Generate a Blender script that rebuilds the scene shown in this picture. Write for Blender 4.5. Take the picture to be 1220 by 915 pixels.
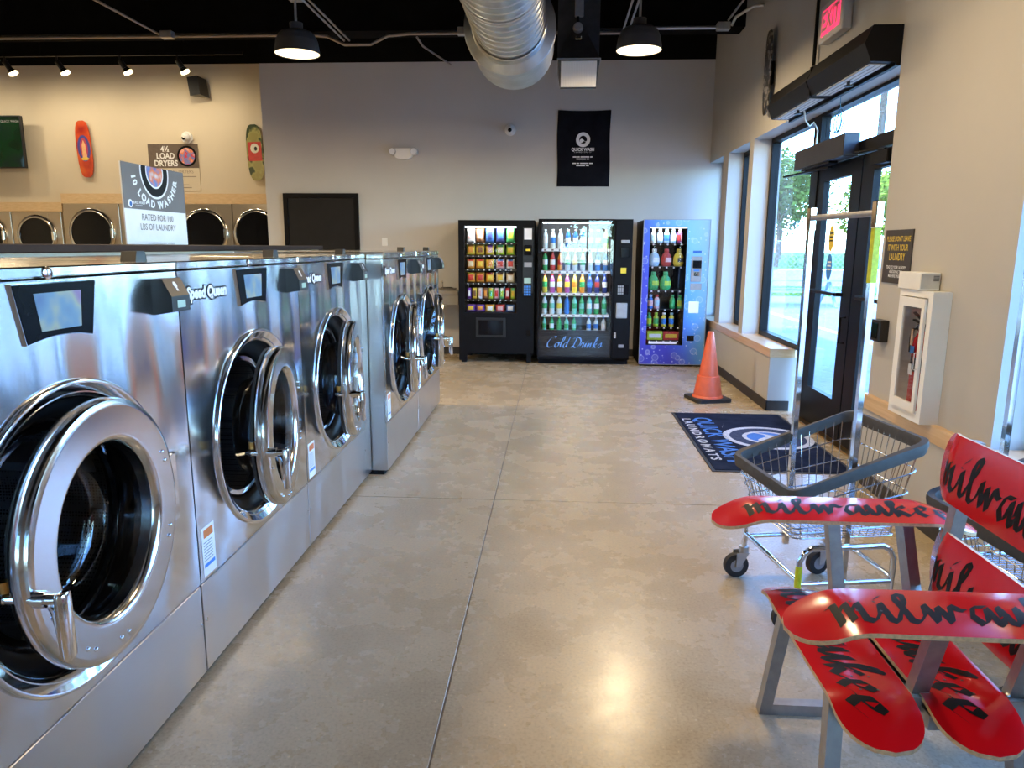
import bpy, bmesh, math, random
from mathutils import Vector, Matrix
random.seed(7)
for o in list(bpy.data.objects): bpy.data.objects.remove(o)
SC = bpy.context.scene
COL = SC.collection

# ------------------------------------------------------------------ camera
FPX, PITCH, YAW, ROLL = 857.83, 0.1880527, 0.0584738, 0.00559584
cam = bpy.data.cameras.new('camera'); camo = bpy.data.objects.new('camera', cam); COL.objects.link(camo)
_f = Vector((-math.sin(YAW)*math.cos(PITCH), math.cos(YAW)*math.cos(PITCH), -math.sin(PITCH)))
_r = Vector((math.cos(YAW), math.sin(YAW), 0)); _u = _r.cross(_f)
_c, _s = math.cos(ROLL), math.sin(ROLL)
_r2 = _c*_r + _s*_u; _u2 = -_s*_r + _c*_u
m3 = Matrix((_r2, _u2, -_f)).transposed()
camo.matrix_world = Matrix.Translation((0, 0, 1.525)) @ m3.to_4x4()
cam.sensor_fit = 'HORIZONTAL'; cam.sensor_width = 36.0; cam.lens = FPX/1220*36.0
cam.clip_start = 0.05; cam.clip_end = 500
SC.camera = camo

# ------------------------------------------------------------------ sky, sun, exposure
SC.view_settings.view_transform = 'Standard'; SC.view_settings.look = 'None'
SC.view_settings.exposure = 0.04; SC.view_settings.gamma = 1.0
SC.view_settings.use_curve_mapping = False
W = bpy.data.worlds.new('sky'); SC.world = W; W.use_nodes = True
nt = W.node_tree; nt.nodes.clear()
sky = nt.nodes.new('ShaderNodeTexSky'); sky.sky_type = 'NISHITA'; sky.sun_disc = False
sky.sun_elevation = math.radians(52); sky.sun_rotation = math.radians(215); sky.air_density = 1.0; sky.dust_density = 0.3; sky.ozone_density = 2.0
bg = nt.nodes.new('ShaderNodeBackground'); bg.inputs[1].default_value = 3.2
wo = nt.nodes.new('ShaderNodeOutputWorld')
wb = nt.nodes.new('ShaderNodeMix'); wb.data_type = 'RGBA'; wb.blend_type = 'MULTIPLY'; wb.inputs[0].default_value = 1.0; wb.inputs[7].default_value = (.68, 1.0, 1.34, 1)   # warm camera white balance
nt.links.new(sky.outputs[0], wb.inputs[6]); nt.links.new(wb.outputs[2], bg.inputs[0]); nt.links.new(bg.outputs[0], wo.inputs[0])
sl = bpy.data.lights.new('sun', 'SUN'); sl.energy = 6.5; sl.angle = math.radians(0.6); sl.color = (1, .95, .86)
so = bpy.data.objects.new('sun', sl); COL.objects.link(so)
so.rotation_euler = Vector((0.42, 0.62, -1.0)).to_track_quat('-Z', 'Y').to_euler()
so.location = (-20, -20, 30)

# ------------------------------------------------------------------ materials
MATS = {}
def nodes_of(name):
    m = bpy.data.materials.new(name); m.use_nodes = True
    t = m.node_tree; b = t.nodes['Principled BSDF']
    return m, t, b
def N(t, kind, **kw):
    n = t.nodes.new(kind)
    for k, v in kw.items(): setattr(n, k, v)
    return n
def coords(t, scale=(1, 1, 1), which='Object'):
    tc = N(t, 'ShaderNodeTexCoord'); mp = N(t, 'ShaderNodeMapping'); mp.inputs['Scale'].default_value = scale
    t.links.new(tc.outputs[which], mp.inputs[0]); return mp.outputs[0]
def noise(t, vec, scale, detail=3, rough=.55):
    n = N(t, 'ShaderNodeTexNoise'); n.inputs['Scale'].default_value = scale; n.inputs['Detail'].default_value = detail
    n.inputs['Roughness'].default_value = rough
    t.links.new(vec, n.inputs['Vector']); return n.outputs[0]
def ramp(t, fac, stops):
    r = N(t, 'ShaderNodeValToRGB'); e = r.color_ramp.elements
    while len(e) > 1: e.remove(e[-1])
    e[0].position = stops[0][0]; e[0].color = (*stops[0][1], 1)
    for p, c in stops[1:]:
        k = e.new(p); k.color = (*c, 1)
    t.links.new(fac, r.inputs[0]); return r.outputs[0]
def mixc(t, a, b, fac, mode='MIX'):
    n = N(t, 'ShaderNodeMix', data_type='RGBA', blend_type=mode)
    for sock, v in ((n.inputs[0], fac), (n.inputs[6], a), (n.inputs[7], b)):
        if hasattr(v, 'is_linked') or hasattr(v, 'links'): t.links.new(v, sock)
        elif isinstance(v, (int, float)): sock.default_value = v
        else: sock.default_value = (*v, 1)
    return n.outputs[2]
def bump(t, b, h, strength, dist=.01):
    n = N(t, 'ShaderNodeBump'); n.inputs['Strength'].default_value = strength; n.inputs['Distance'].default_value = dist
    t.links.new(h, n.inputs['Height']); t.links.new(n.outputs[0], b.inputs['Normal'])
def pm(name, col, rough=.5, metal=0.0, var=0.0, vscale=8, bmp=0.0, bscale=60, emit=None, estr=1.0, spec=.5, coat=0.0, trans=0.0):
    """procedural principled material with noise variation"""
    if name in MATS: return MATS[name]
    m, t, b = nodes_of(name)
    b.inputs['Base Color'].default_value = (*col, 1); b.inputs['Roughness'].default_value = rough; b.inputs['Metallic'].default_value = metal
    b.inputs['Specular IOR Level'].default_value = spec; b.inputs['Coat Weight'].default_value = coat
    if trans: b.inputs['Transmission Weight'].default_value = trans
    v = coords(t)
    if var:
        n = noise(t, v, vscale, 4)
        lo = tuple(max(0, c*(1-var)) for c in col); hi = tuple(min(1, c*(1+var)) for c in col)
        t.links.new(ramp(t, n, [(.3, lo), (.7, hi)]), b.inputs['Base Color'])
    if bmp: bump(t, b, noise(t, v, bscale, 3), bmp, .004)
    if emit:
        b.inputs['Emission Color'].default_value = (*emit, 1); b.inputs['Emission Strength'].default_value = estr
    MATS[name] = m; return m

def make_steel(name, col, rough, wob, seed=0.0):
    m, t, b = nodes_of(name)
    b.inputs['Metallic'].default_value = 1.0
    v = coords(t); v2 = coords(t, (60, 5, 120))
    g = noise(t, v2, 3, 2)
    t.links.new(ramp(t, g, [(.2, tuple(c*.985 for c in col)), (.8, tuple(min(1, c*1.01) for c in col))]), b.inputs['Base Color'])
    r = ramp(t, g, [(.2, (rough*.98,)*3), (.8, (rough*1.03,)*3)]); t.links.new(r, b.inputs['Roughness'])
    v3 = coords(t, (1, 2.2, 1.0)); n1 = noise(t, v3, 1.7, 1, .35)
    bump(t, b, n1, wob, .06)
    MATS[name] = m; return m
make_steel('steel', (.74, .74, .745), .16, .5)
make_steel('steel_lower', (.66, .655, .65), .28, .3)
make_steel('steel_dryer', (.52, .46, .38), .28, .3)
pm('chrome', (.78, .78, .79), .09, 1.0, .03, 5)
pm('door_chrome', (.66, .64, .62), .15, 1.0, .04, 6)
pm('galv', (.52, .56, .58), .36, 1.0, .14, 7)
pm('tube_steel', (.37, .36, .36), .42, 0.85, .12, 30)
pm('zinc', (.5, .5, .5), .4, .8, .1, 20)
pm('black_plastic', (.011, .011, .013), .38, 0, .1, 40, .05, 300)
pm('black_gloss', (.005, .005, .007), .08, 0, .1, 10, spec=.28)
pm('black_matte', (.008, .008, .009), .8, 0, .2, 20, spec=.15)
pm('black_metal', (.006, .006, .0075), .42, 0, .15, 12, spec=.12)
pm('hood_grey', (.075, .08, .085), .4, .4, .15, 10, spec=.4)
pm('panel_black', (.004, .004, .005), .2, 0, .1, 10, spec=.06)
pm('rubber', (.02, .02, .021), .7, 0, .15, 40)
pm('gasket', (.010, .010, .011), .5, 0, .2, 30)
pm('wall_grey', (.575, .55, .515), .8, 0, .03, 1.5, .06, 180)
pm('wall_grey_dimmed', (.46, .435, .395), .8, 0, .03, 1.5, .06, 180)  # same paint as wall_grey, darkened to offset strong lamp light on the right
pm('wall_beige', (.66, .57, .43), .8, 0, .03, 1.5, .06, 180)
pm('wall_black', (.006, .006, .006), .9, 0, .2, 6, spec=.1)
pm('ceiling_black', (.005, .005, .006), .95, 0, .3, 4, spec=.08)
pm('baseboard', (.030, .027, .025), .55, 0, .15, 20)
pm('white_paint', (.78, .77, .74), .45, 0, .02, 10)
pm('white_enamel', (.82, .81, .78), .35, 0, .02, 8)
pm('white_print', (.85, .85, .85), .5, 0, .03, 10)
pm('grey_print', (.16, .145, .14), .5, 0, .06, 6)
pm('dark_print', (.05, .042, .04), .5, 0, .06, 6)
pm('gold_print', (.75, .52, .03), .5, 0, .05, 10)
pm('ink_black', (.007, .007, .008), .5, 0, .1, 20, spec=.15)
pm('red', (.60, .005, .010), .17, 0, .05, 5)
pm('ply', (.62, .40, .22), .5, 0, .22, 90)
pm('frame_black', (.006, .006, .007), .4, 0, .1, 10, spec=.15)
pm('door_dark', (.015, .014, .014), .6, 0, .1, 8, spec=.2)
pm('cone_orange', (.72, .13, .055), .42, 0, .14, 9, .05, 60)
pm('handle_grey', (.075, .068, .06), .6, 0, .12, 30, spec=.25)
pm('wire', (.5, .5, .5), .25, 1.0, .05, 5)
pm('wheel_grey', (.32, .32, .33), .5, 0, .08, 20)
pm('yellow_tag', (.66, .70, .02), .5, 0, .15, 60)
pm('ext_red', (.45, .012, .018), .25, 0, .05, 10)
pm('brass', (.55, .32, .10), .3, 1, .1, 30)
pm('cap_brown', (.032, .019, .015), .6, 0, .15, 10, spec=.15)
pm('laminate', (.30, .27, .23), .4, 0, .08, 10)
pm('lcd', (.30, .42, .36), .3, 0, .04, 20, emit=(.35, .55, .45), estr=.25)
pm('cable_blue', (.07, .22, .32), .5, 0, .05, 10)
pm('cable_white', (.6, .58, .52), .5, 0, .05, 10)
pm('conduit', (.33, .29, .25), .45, .4, .08, 10)
pm('pend_shade', (.065, .065, .066), .5, 0, .1, 10)
pm('lamp_glow', (.9, .85, .7), .5, 0, .02, 10, emit=(1.0, .80, .50), estr=1.9)
pm('bulb_glow', (.9, .85, .7), .5, 0, .02, 10, emit=(1.0, .83, .50), estr=3.0)
pm('exit_red', (.6, .02, .08), .4, 0, .02, 10, emit=(1.0, .035, .12), estr=1.6)
pm('exit_body', (.62, .58, .54), .5, 0, .04, 10)
pm('led_white', (.9, .9, .9), .5, 0, .02, 10, emit=(.85, .93, 1.0), estr=3.0)
pm('blue_print', (.05, .22, .62), .5, 0, .06, 20)
pm('blue_mid', (.035, .15, .45), .7, 0, .15, 60)
pm('orange_print', (.72, .2, .05), .5, 0, .05, 20)
pm('blue_script', (.16, .32, .62), .4, 0, .05, 20, emit=(.10, .28, .7), estr=.12)
pm('drink_panel', (.010, .011, .014), .35, 0, .1, 8, spec=.25)

def thin_glass(name, tint=(.92, .95, .96), ior=1.5, rough=.0, extra=0.0):
    m = bpy.data.materials.new(name); m.use_nodes = True; t = m.node_tree; t.nodes.clear()
    o = N(t, 'ShaderNodeOutputMaterial'); mx = N(t, 'ShaderNodeMixShader'); tr = N(t, 'ShaderNodeBsdfTransparent'); gl = N(t, 'ShaderNodeBsdfGlossy')
    fr = N(t, 'ShaderNodeFresnel'); ge = N(t, 'ShaderNodeNewGeometry'); ma = N(t, 'ShaderNodeMath', operation='MULTIPLY_ADD')
    ma.inputs[1].default_value = 1/ior-ior; ma.inputs[2].default_value = ior; t.links.new(ge.outputs['Backfacing'], ma.inputs[0]); t.links.new(ma.outputs[0], fr.inputs[0])   # same index from both faces of a pane
    tr.inputs[0].default_value = (*tint, 1); gl.inputs['Roughness'].default_value = rough
    vv = coords(t); nn = noise(t, vv, 2.0, 1)
    bb = N(t, 'ShaderNodeBump'); bb.inputs['Strength'].default_value = .02; bb.inputs['Distance'].default_value = .01
    t.links.new(nn, bb.inputs['Height']); t.links.new(bb.outputs[0], gl.inputs['Normal'])
    ad = N(t, 'ShaderNodeMath', operation='ADD'); ad.use_clamp = True; ad.inputs[1].default_value = extra
    t.links.new(fr.outputs[0], ad.inputs[0])
    t.links.new(ad.outputs[0], mx.inputs[0]); t.links.new(tr.outputs[0], mx.inputs[1]); t.links.new(gl.outputs[0], mx.inputs[2]); t.links.new(mx.outputs[0], o.inputs[0])
    MATS[name] = m; return m
thin_glass('window_glass', (.86, .90, .92)); thin_glass('door_glass', (.30, .32, .34), 1.5, .0, .04)
thin_glass('machine_glass', (.96, .97, .98), 1.45, .0, .0); thin_glass('dryer_glass', (.10, .10, .10), 1.5, .0, .05)
thin_glass('cabinet_glass', (.92, .92, .93), 1.5, .0, .0)

def make_concrete():
    m, t, b = nodes_of('concrete'); v = coords(t)
    n1 = noise(t, v, .55, 4, .6); n2 = noise(t, v, 3.2, 5, .65); n3 = noise(t, v, 90, 2, .5)
    c1 = ramp(t, n1, [(.30, (.38, .29, .17)), (.52, (.44, .35, .22)), (.72, (.485, .405, .28))])
    c2 = ramp(t, n2, [(.25, (.86, .85, .83)), (.5, (1, 1, 1)), (.75, (1.06, 1.06, 1.05))])
    c = mixc(t, c1, c2, 1.0, 'MULTIPLY')
    c3 = ramp(t, n3, [(.3, (.80, .79, .77)), (.5, (1, 1, 1)), (.68, (1.06, 1.06, 1.06)), (.74, (1.55, 1.52, 1.45))])
    c = mixc(t, c, c3, 1.0, 'MULTIPLY'); t.links.new(c, b.inputs['Base Color'])
    t.links.new(ramp(t, n2, [(.3, (.20,)*3), (.7, (.34,)*3)]), b.inputs['Roughness'])
    b.inputs['Specular IOR Level'].default_value = .55
    bump(t, b, n2, .05, .01); MATS['concrete'] = m
make_concrete()
pm('joint', (.17, .14, .105), .9, 0, .2, 20)
def make_wood(name, lo, hi):
    m, t, b = nodes_of(name); v = coords(t, (3, .5, 14)); n = noise(t, v, 3.5, 5, .6)
    t.links.new(ramp(t, n, [(.3, lo), (.7, hi)]), b.inputs['Base Color']); b.inputs['Roughness'].default_value = .35
    b.inputs['Coat Weight'].default_value = .2; MATS[name] = m
make_wood('maple', (.56, .36, .18), (.70, .49, .28)); make_wood('maple_light', (.62, .42, .22), (.74, .54, .32))
def make_perf():
    m, t, b = nodes_of('drum'); b.inputs['Metallic'].default_value = .9; b.inputs['Roughness'].default_value = .32
    v = coords(t); vo = N(t, 'ShaderNodeTexVoronoi'); vo.inputs['Scale'].default_value = 105; vo.inputs['Randomness'].default_value = .15
    t.links.new(v, vo.inputs['Vector'])
    t.links.new(ramp(t, vo.outputs[0], [(.30, (.01, .01, .01)), (.38, (.30, .30, .31))]), b.inputs['Base Color']); MATS['drum'] = m
make_perf()
def make_bubbles():
    m, t, b = nodes_of('bubble_print'); v = coords(t)
    sp = N(t, 'ShaderNodeSeparateXYZ'); t.links.new(v, sp.inputs[0])
    # printed panel: violet at lower left to pale blue at upper right (local metres)
    ad = N(t, 'ShaderNodeMath', operation='MULTIPLY_ADD'); ad.inputs[1].default_value = 1.0; t.links.new(sp.outputs[0], ad.inputs[0])
    ml = N(t, 'ShaderNodeMath', operation='MULTIPLY'); ml.inputs[1].default_value = .34; t.links.new(sp.outputs[2], ml.inputs[0]); t.links.new(ml.outputs[0], ad.inputs[2])
    base = ramp(t, ad.outputs[0], [(.0, (.045, .045, .42)), (.22, (.06, .13, .58)), (.45, (.10, .32, .72)), (.75, (.25, .52, .79)), (1.0, (.36, .60, .80))])
    vo = N(t, 'ShaderNodeTexVoronoi'); vo.inputs['Scale'].default_value = 7.5; t.links.new(v, vo.inputs['Vector'])
    ring = ramp(t, vo.outputs[0], [(.0, (.10, .10, .10)), (.24, (.05, .05, .05)), (.30, (.32, .32, .32)), (.34, (.04, .04, .04)), (.40, (0, 0, 0))])
    vo2 = N(t, 'ShaderNodeTexVoronoi'); vo2.inputs['Scale'].default_value = 17; t.links.new(v, vo2.inputs['Vector'])
    dots = ramp(t, vo2.outputs[0], [(.0, (.7, .7, .7)), (.13, (.35, .35, .35)), (.2, (0, 0, 0))])
    c = mixc(t, base, (.80, .88, .95), ring); c = mixc(t, c, (.85, .9, .97), dots)
    t.links.new(c, b.inputs['Base Color']); b.inputs['Roughness'].default_value = .35; MATS['bubble_print'] = m
make_bubbles()
def make_swirl(name, stops, scale=6, emit=0.0, rough=.3, spec=.5):
    m, t, b = nodes_of(name); v = coords(t); n = noise(t, v, scale, 2, .5)
    c = ramp(t, n, stops); t.links.new(c, b.inputs['Base Color']); b.inputs['Roughness'].default_value = rough; b.inputs['Specular IOR Level'].default_value = spec
    if emit: t.links.new(c, b.inputs['Emission Color']); b.inputs['Emission Strength'].default_value = emit
    MATS[name] = m
make_swirl('laundry_print', [(.25, (.75, .75, .8)), (.40, (.65, .03, .05)), (.50, (.12, .25, .6)), (.58, (.8, .2, .05)), (.68, (.7, .72, .75))], 9)
make_swirl('screen_iris', [(.25, (.08, .14, .28)), (.42, (.15, .25, .34)), (.52, (.34, .34, .24)), (.62, (.25, .15, .28)), (.75, (.12, .17, .30))], 9, .05)
make_swirl('tv_picture', [(.3, (.002, .003, .003)), (.5, (.004, .022, .007)), (.62, (.006, .014, .012)), (.72, (.05, .11, .17))], 2.2, .5, .25, .3)
make_swirl('deck_orange', [(.3, (.34, .015, .008)), (.5, (.56, .06, .012)), (.7, (.66, .16, .025))], 5)
make_swirl('deck_olive', [(.42, (.30, .27, .09)), (.50, (.36, .34, .12)), (.56, (.035, .055, .02))], 6)
make_swirl('deck_dark', [(.40, (.012, .012, .012)), (.55, (.05, .045, .04)), (.60, (.32, .30, .28))], 22)
make_swirl('mat_blue', [(.3, (.006, .009, .02)), (.6, (.014, .018, .035)), (.8, (.022, .026, .042))], 7, 0, .95, .08)
make_swirl('mat_grey', [(.3, (.035, .045, .075)), (.7, (.06, .07, .11))], 60, 0, .95, .1)
make_swirl('mat_white', [(.3, (.40, .40, .42)), (.7, (.60, .60, .60))], 60, 0, .95, .1)
make_swirl('grass', [(.3, (0.055, 0.121, 0.011)), (.7, (0.121, 0.22, 0.0275))], 3, 0, .85, .2)
make_swirl('asphalt', [(.3, (.10, .10, .105)), (.7, (.16, .16, .165))], 4, 0, .85, .2)
make_swirl('pavement', [(.3, (0.252, 0.24, 0.228)), (.7, (0.312, 0.3, 0.282))], 2, 0, .85, .2)
make_swirl('kerb_yellow', [(.3, (.62, .42, .05)), (.7, (.72, .52, .09))], 8, 0, .85, .2)
make_swirl('bark', [(.3, (0.06, 0.042, 0.03)), (.7, (0.108, 0.078, 0.054))], 12, 0, .85, .2)
make_swirl('leaf_green', [(.3, (0.025, 0.065, 0.006)), (.7, (0.08, 0.14, 0.015))], 1.5, 0, .85, .2)
make_swirl('leaf_lime', [(.3, (0.12, 0.17, 0.015)), (.7, (0.275, 0.275, 0.035))], 1.5, 0, .85, .2)
make_swirl('leaf_autumn', [(.3, (0.24, 0.072, 0.012)), (.7, (0.33, 0.18, 0.03))], 1.5, 0, .85, .2)
make_swirl('brick', [(.3, (.30, .13, .09)), (.7, (.38, .18, .12))], 6, 0, .85, .2)
make_swirl('banner_cloth', [(.3, (.005, .006, .010)), (.7, (.010, .011, .017))], 5, 0, .9, .1)
pm('bench_slat', (.25, .33, .42), .6, 0, .1, 10)
def cm(col, rough=.35):
    nm = 'tint_%d_%d_%d' % tuple(int(c*100) for c in col)
    return pm(nm, col, rough, 0, .10, 30)

# ------------------------------------------------------------------ mesh helpers
class MB:
    def __init__(self): self.bm = bmesh.new()
    def face(self, pts, mi=0):
        f = self.bm.faces.new([self.bm.verts.new(p) for p in pts]); f.material_index = mi; return f
    def box(self, a, b, mi=0, bev=0.0, seg=1):
        x0, y0, z0 = a; x1, y1, z1 = b
        v = [self.bm.verts.new(p) for p in ((x0,y0,z0),(x1,y0,z0),(x1,y1,z0),(x0,y1,z0),(x0,y0,z1),(x1,y0,z1),(x1,y1,z1),(x0,y1,z1))]
        fs = [self.bm.faces.new([v[i] for i in q]) for q in ((0,3,2,1),(4,5,6,7),(0,1,5,4),(1,2,6,5),(2,3,7,6),(3,0,4,7))]
        for f in fs: f.material_index = mi
        if bev:
            es = list({e for f in fs for e in f.edges})
            r = bmesh.ops.bevel(self.bm, geom=es, offset=bev, segments=seg, affect='EDGES', profile=.5)
            for f in r['faces']: f.material_index = mi
        return self
    def grid(self, rows, mi=0, close_u=False, close_v=False):
        """rows: list of lists of points -> quads"""
        V = [[self.bm.verts.new(p) for p in r] for r in rows]
        n, m_ = len(V), len(V[0])
        for i in range(n if close_u else n-1):
            for j in range(m_ if close_v else m_-1):
                a, b, c, d = V[i][j], V[(i+1) % n][j], V[(i+1) % n][(j+1) % m_], V[i][(j+1) % m_]
                try: f = self.bm.faces.new((a, b, c, d)); f.material_index = mi if not callable(mi) else mi(i, j)
                except ValueError: pass
        return V
    def tube(self, pts, r, mi=0, seg=8, closed=False, caps=True):
        pts = [Vector(p) for p in pts]; n = len(pts); rows = []; prev = None
        for i, p in enumerate(pts):
            if closed: d = (pts[(i+1) % n]-pts[i-1])
            else: d = pts[min(i+1, n-1)]-pts[max(i-1, 0)]
            d.normalize()
            if prev is None:
                a = Vector((0, 0, 1)) if abs(d.z) < .9 else Vector((1, 0, 0)); u = d.cross(a).normalized()
            else:
                u = (prev - d*prev.dot(d)).normalized()
            prev = u; w = d.cross(u)
            rr = r[i] if isinstance(r, (list, tuple)) else r
            rows.append([p + u*math.cos(2*math.pi*k/seg)*rr + w*math.sin(2*math.pi*k/seg)*rr for k in range(seg)])
        V = self.grid(rows, mi, close_u=closed, close_v=True)
        if caps and not closed:
            for row in (V[0][::-1], V[-1]):
                f = self.bm.faces.new(row); f.material_index = mi
        return self
    def cyl(self, p, q, r, mi=0, seg=16, r2=None): return self.tube([p, q], [r, r if r2 is None else r2], mi, seg)
    def bar(self, p, q, w, h=None, mi=0, up=(0, 0, 1)):
        """rectangular bar between two points"""
        p, q = Vector(p), Vector(q); h = w if h is None else h
        d = (q-p).normalized(); upv = Vector(up)
        if abs(d.dot(upv)) > .95: upv = Vector((0, 1, 0))
        s = d.cross(upv).normalized()*w/2; u = s.cross(d).normalized()*h/2
        rows = [[c+s+u, c-s+u, c-s-u, c+s-u] for c in (p, q)]
        V = self.grid(rows, mi, close_v=True)
        for row in (V[0][::-1], V[1]): f = self.bm.faces.new(row); f.material_index = mi
        return self
    def lathe(self, prof, o=(0, 0, 0), axis='z', seg=32, mi=0, cap0=False, cap1=False):
        """prof: (radius, height) pairs"""
        o = Vector(o); rows = []
        if not callable(mi):      # keep long flat or conical runs crisp under smooth shading
            q = [prof[0]]
            for (r0, h0), (r1, h1) in zip(prof, prof[1:]):
                l = math.hypot(r1-r0, h1-h0)
                if l > .03: e = .003/l; q += [(r0+(r1-r0)*e, h0+(h1-h0)*e), (r1-(r1-r0)*e, h1-(h1-h0)*e)]
                q.append((r1, h1))
            prof = q
        for r, h in prof:
            row = []
            for k in range(seg):
                a = 2*math.pi*k/seg; c, s = math.cos(a)*r, math.sin(a)*r
                row.append(o + (Vector((c, s, h)) if axis == 'z' else Vector((h, c, s)) if axis == 'x' else Vector((s, h, c))))
            rows.append(row)
        V = self.grid(rows, mi, close_v=True)
        m0 = mi if not callable(mi) else mi(0, 0)
        if cap0: self.bm.faces.new(V[0][::-1]).material_index = m0
        if cap1: self.bm.faces.new(V[-1]).material_index = m0 if not callable(mi) else mi(len(prof)-2, 0)
        return self
    def prism(self, poly, ext, mi=0):
        """closed polygon (3-D points) extruded by vector"""
        e = Vector(ext); A = [self.bm.verts.new(p) for p in poly]; B = [self.bm.verts.new(Vector(p)+e) for p in poly]; n = len(A)
        fs = [self.bm.faces.new(A[::-1]), self.bm.faces.new(B)] + [self.bm.faces.new((A[i], A[(i+1) % n], B[(i+1) % n], B[i])) for i in range(n)]
        for f in fs: f.material_index = mi
        return self
    def text(self, s, fn, mi=0, size=1.0, shear=0.0, align='CENTER', space=1.0, bold=0.0, sx=1.0):
        vs, fs = text_data(s, size, shear, align, space, bold)
        V = [self.bm.verts.new(fn(x*sx, y)) for x, y in vs]
        for f in fs:
            try: self.bm.faces.new([V[i] for i in f]).material_index = mi
            except ValueError: pass
        return self
    def build(self, name, mats, parent=None, loc=None, rot=None, smooth=None, kind=None, normals=True):
        if normals: bmesh.ops.recalc_face_normals(self.bm, faces=self.bm.faces[:])
        me = bpy.data.meshes.new(name); self.bm.to_mesh(me); self.bm.free()
        for m in (mats if isinstance(mats, (list, tuple)) else [mats]): me.materials.append(MATS[m] if isinstance(m, str) else m)
        if smooth:
            me.shade_smooth(); me.set_sharp_from_angle(angle=math.radians(smooth))
        o = bpy.data.objects.new(name, me); COL.objects.link(o)
        if parent: o.parent = parent
        if loc: o.location = loc
        if rot: o.rotation_euler = rot
        if kind: o['kind'] = kind
        return o
_TXT = {}
def text_data(s, size, shear, align, space, bold):
    k = (s, size, shear, align, space, bold)
    if k in _TXT: return _TXT[k]
    c = bpy.data.curves.new('lettering', 'FONT'); c.body = s; c.size = size; c.shear = shear; c.align_x = align; c.align_y = 'CENTER'
    c.space_character = space; c.offset = bold; c.resolution_u = 3; c.fill_mode = 'FRONT'
    o = bpy.data.objects.new('lettering', c); COL.objects.link(o)
    dg = bpy.context.evaluated_depsgraph_get(); dg.update()
    me = o.evaluated_get(dg).to_mesh()
    r = ([(v.co.x, v.co.y) for v in me.vertices], [tuple(p.vertices) for p in me.polygons])
    bpy.data.objects.remove(o); bpy.data.curves.remove(c)
    _TXT[k] = r; return r
def thing(name, label, cat, loc=(0, 0, 0), rz=0.0, group=None):
    o = bpy.data.objects.new(name, None); COL.objects.link(o); o.location = loc; o.rotation_euler = (0, 0, rz); o.empty_display_size = .1
    return tag(o, label, cat, group)
def tag(o, label, cat, group=None, kind=None):
    o['label'] = label; o['category'] = cat
    if group: o['group'] = group
    if kind: o['kind'] = kind
    return o
def struct(o, label, cat): return tag(o, label, cat, None, 'structure')
def area(name, loc, size, power, col, aim=(0, 0, -1), parent=None, shape='DISK', sy=None, spread=math.pi):
    l = bpy.data.lights.new(name, 'AREA'); l.shape = shape; l.size = size; l.energy = power; l.color = col; l.spread = spread
    if sy: l.size_y = sy
    o = bpy.data.objects.new(name, l); COL.objects.link(o); o.location = loc
    o.rotation_euler = Vector(aim).to_track_quat('-Z', 'Y').to_euler()
    if parent: o.parent = parent
    return o
ORD = ['first', 'second', 'third', 'fourth', 'fifth', 'sixth', 'seventh', 'eighth', 'ninth', 'tenth']
# ================================================================== the room
XR, YB, YBEIGE, XL, YF, ZC = 2.07, 10.28, 10.9, -10.6, -4.2, 4.95
XW = 2.28          # glazing plane of the right wall
fl = struct(MB().box((XL, YF, -.06), (2.34, 11.1, -.004)).build('floor', 'joint'), 'polished tan concrete floor with saw-cut joints', 'floor')
xs = [XL, -8.36, -5.69, -3.02, -.352, 2.34]; ys = [YF, -1.14, 1.53, 4.2, 6.87, 9.54, 11.1]
for i in range(len(xs)-1):
    for j in range(len(ys)-1):
        g = .0032
        MB().box((xs[i]+(g if i else 0), ys[j]+(g if j else 0), -.05), (xs[i+1]-g, ys[j+1]-g, 0), 0, .0015).build('slab', 'concrete', fl)
struct(MB().box((XL-.2, YF-.2, ZC), (2.6, 11.3, ZC+.12)).build('ceiling', 'ceiling_black'), 'black painted open ceiling deck', 'ceiling')
struct(MB().box((-4.1, YB, 0), (2.4, YB+.62, 3.975)).build('wall_back', 'wall_grey'), 'grey painted back wall behind the vending machines', 'wall')
struct(MB().box((-4.1, YB, 3.975), (2.4, YB+.62, ZC)).build('wall_back_top', 'wall_black'), 'black painted band at the top of the grey wall', 'wall')
struct(MB().box((XL, YBEIGE, 0), (-4.1, YBEIGE+.15, 4.12)).build('wall_dryer', 'wall_beige'), 'warm beige wall above the row of dryers', 'wall')
struct(MB().box((XL, YBEIGE, 4.12), (-4.1, YBEIGE+.15, ZC)).build('wall_dryer_top', 'wall_black'), 'black painted band at the top of the beige wall', 'wall')
struct(MB().box((XL-.15, YF, 0), (XL, 11.1, ZC)).build('wall_left', 'wall_beige'), 'beige side wall far beyond the washers', 'wall')
# right wall: upper wall, piers, wall beside the door, low wall under the sill
m = MB()
m.box((XR, YF, 2.655), (2.40, YB, ZC))
for y0, y1 in ((9.2, 9.48), (8.06, 8.23), (3.42, 4.78), (-4.0, 1.05)): m.box((XR, y0, 0), (2.36, y1, 2.655))
m.box((XR, YF, 0), (2.36, -4.0, 2.655))
struct(m.build('wall_right', 'wall_grey_dimmed'), 'grey window wall with deep reveals on the right', 'wall')
m = MB(); m.box((2.04, 6.865, 0), (2.36, YB, .515))
for y0, y1 in ((-4.0, 4.78),): m.box((2.045, y0, 0), (2.36, y1, .50))
struct(m.build('wall_low', 'wall_grey_dimmed'), 'low grey wall under the window sill', 'wall')
struct(MB().box((2.03, 6.855, .515), (2.27, YB, .597), 0, .003).build('sill', 'maple'), 'thick maple window sill beside the traffic cone', 'sill')
struct(MB().box((2.035, -4.0, .50), (2.27, 4.79, .595), 0, .003).build('sill_rail', 'maple'), 'maple rail on the wall under the fire extinguisher cabinet', 'sill')
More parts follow.
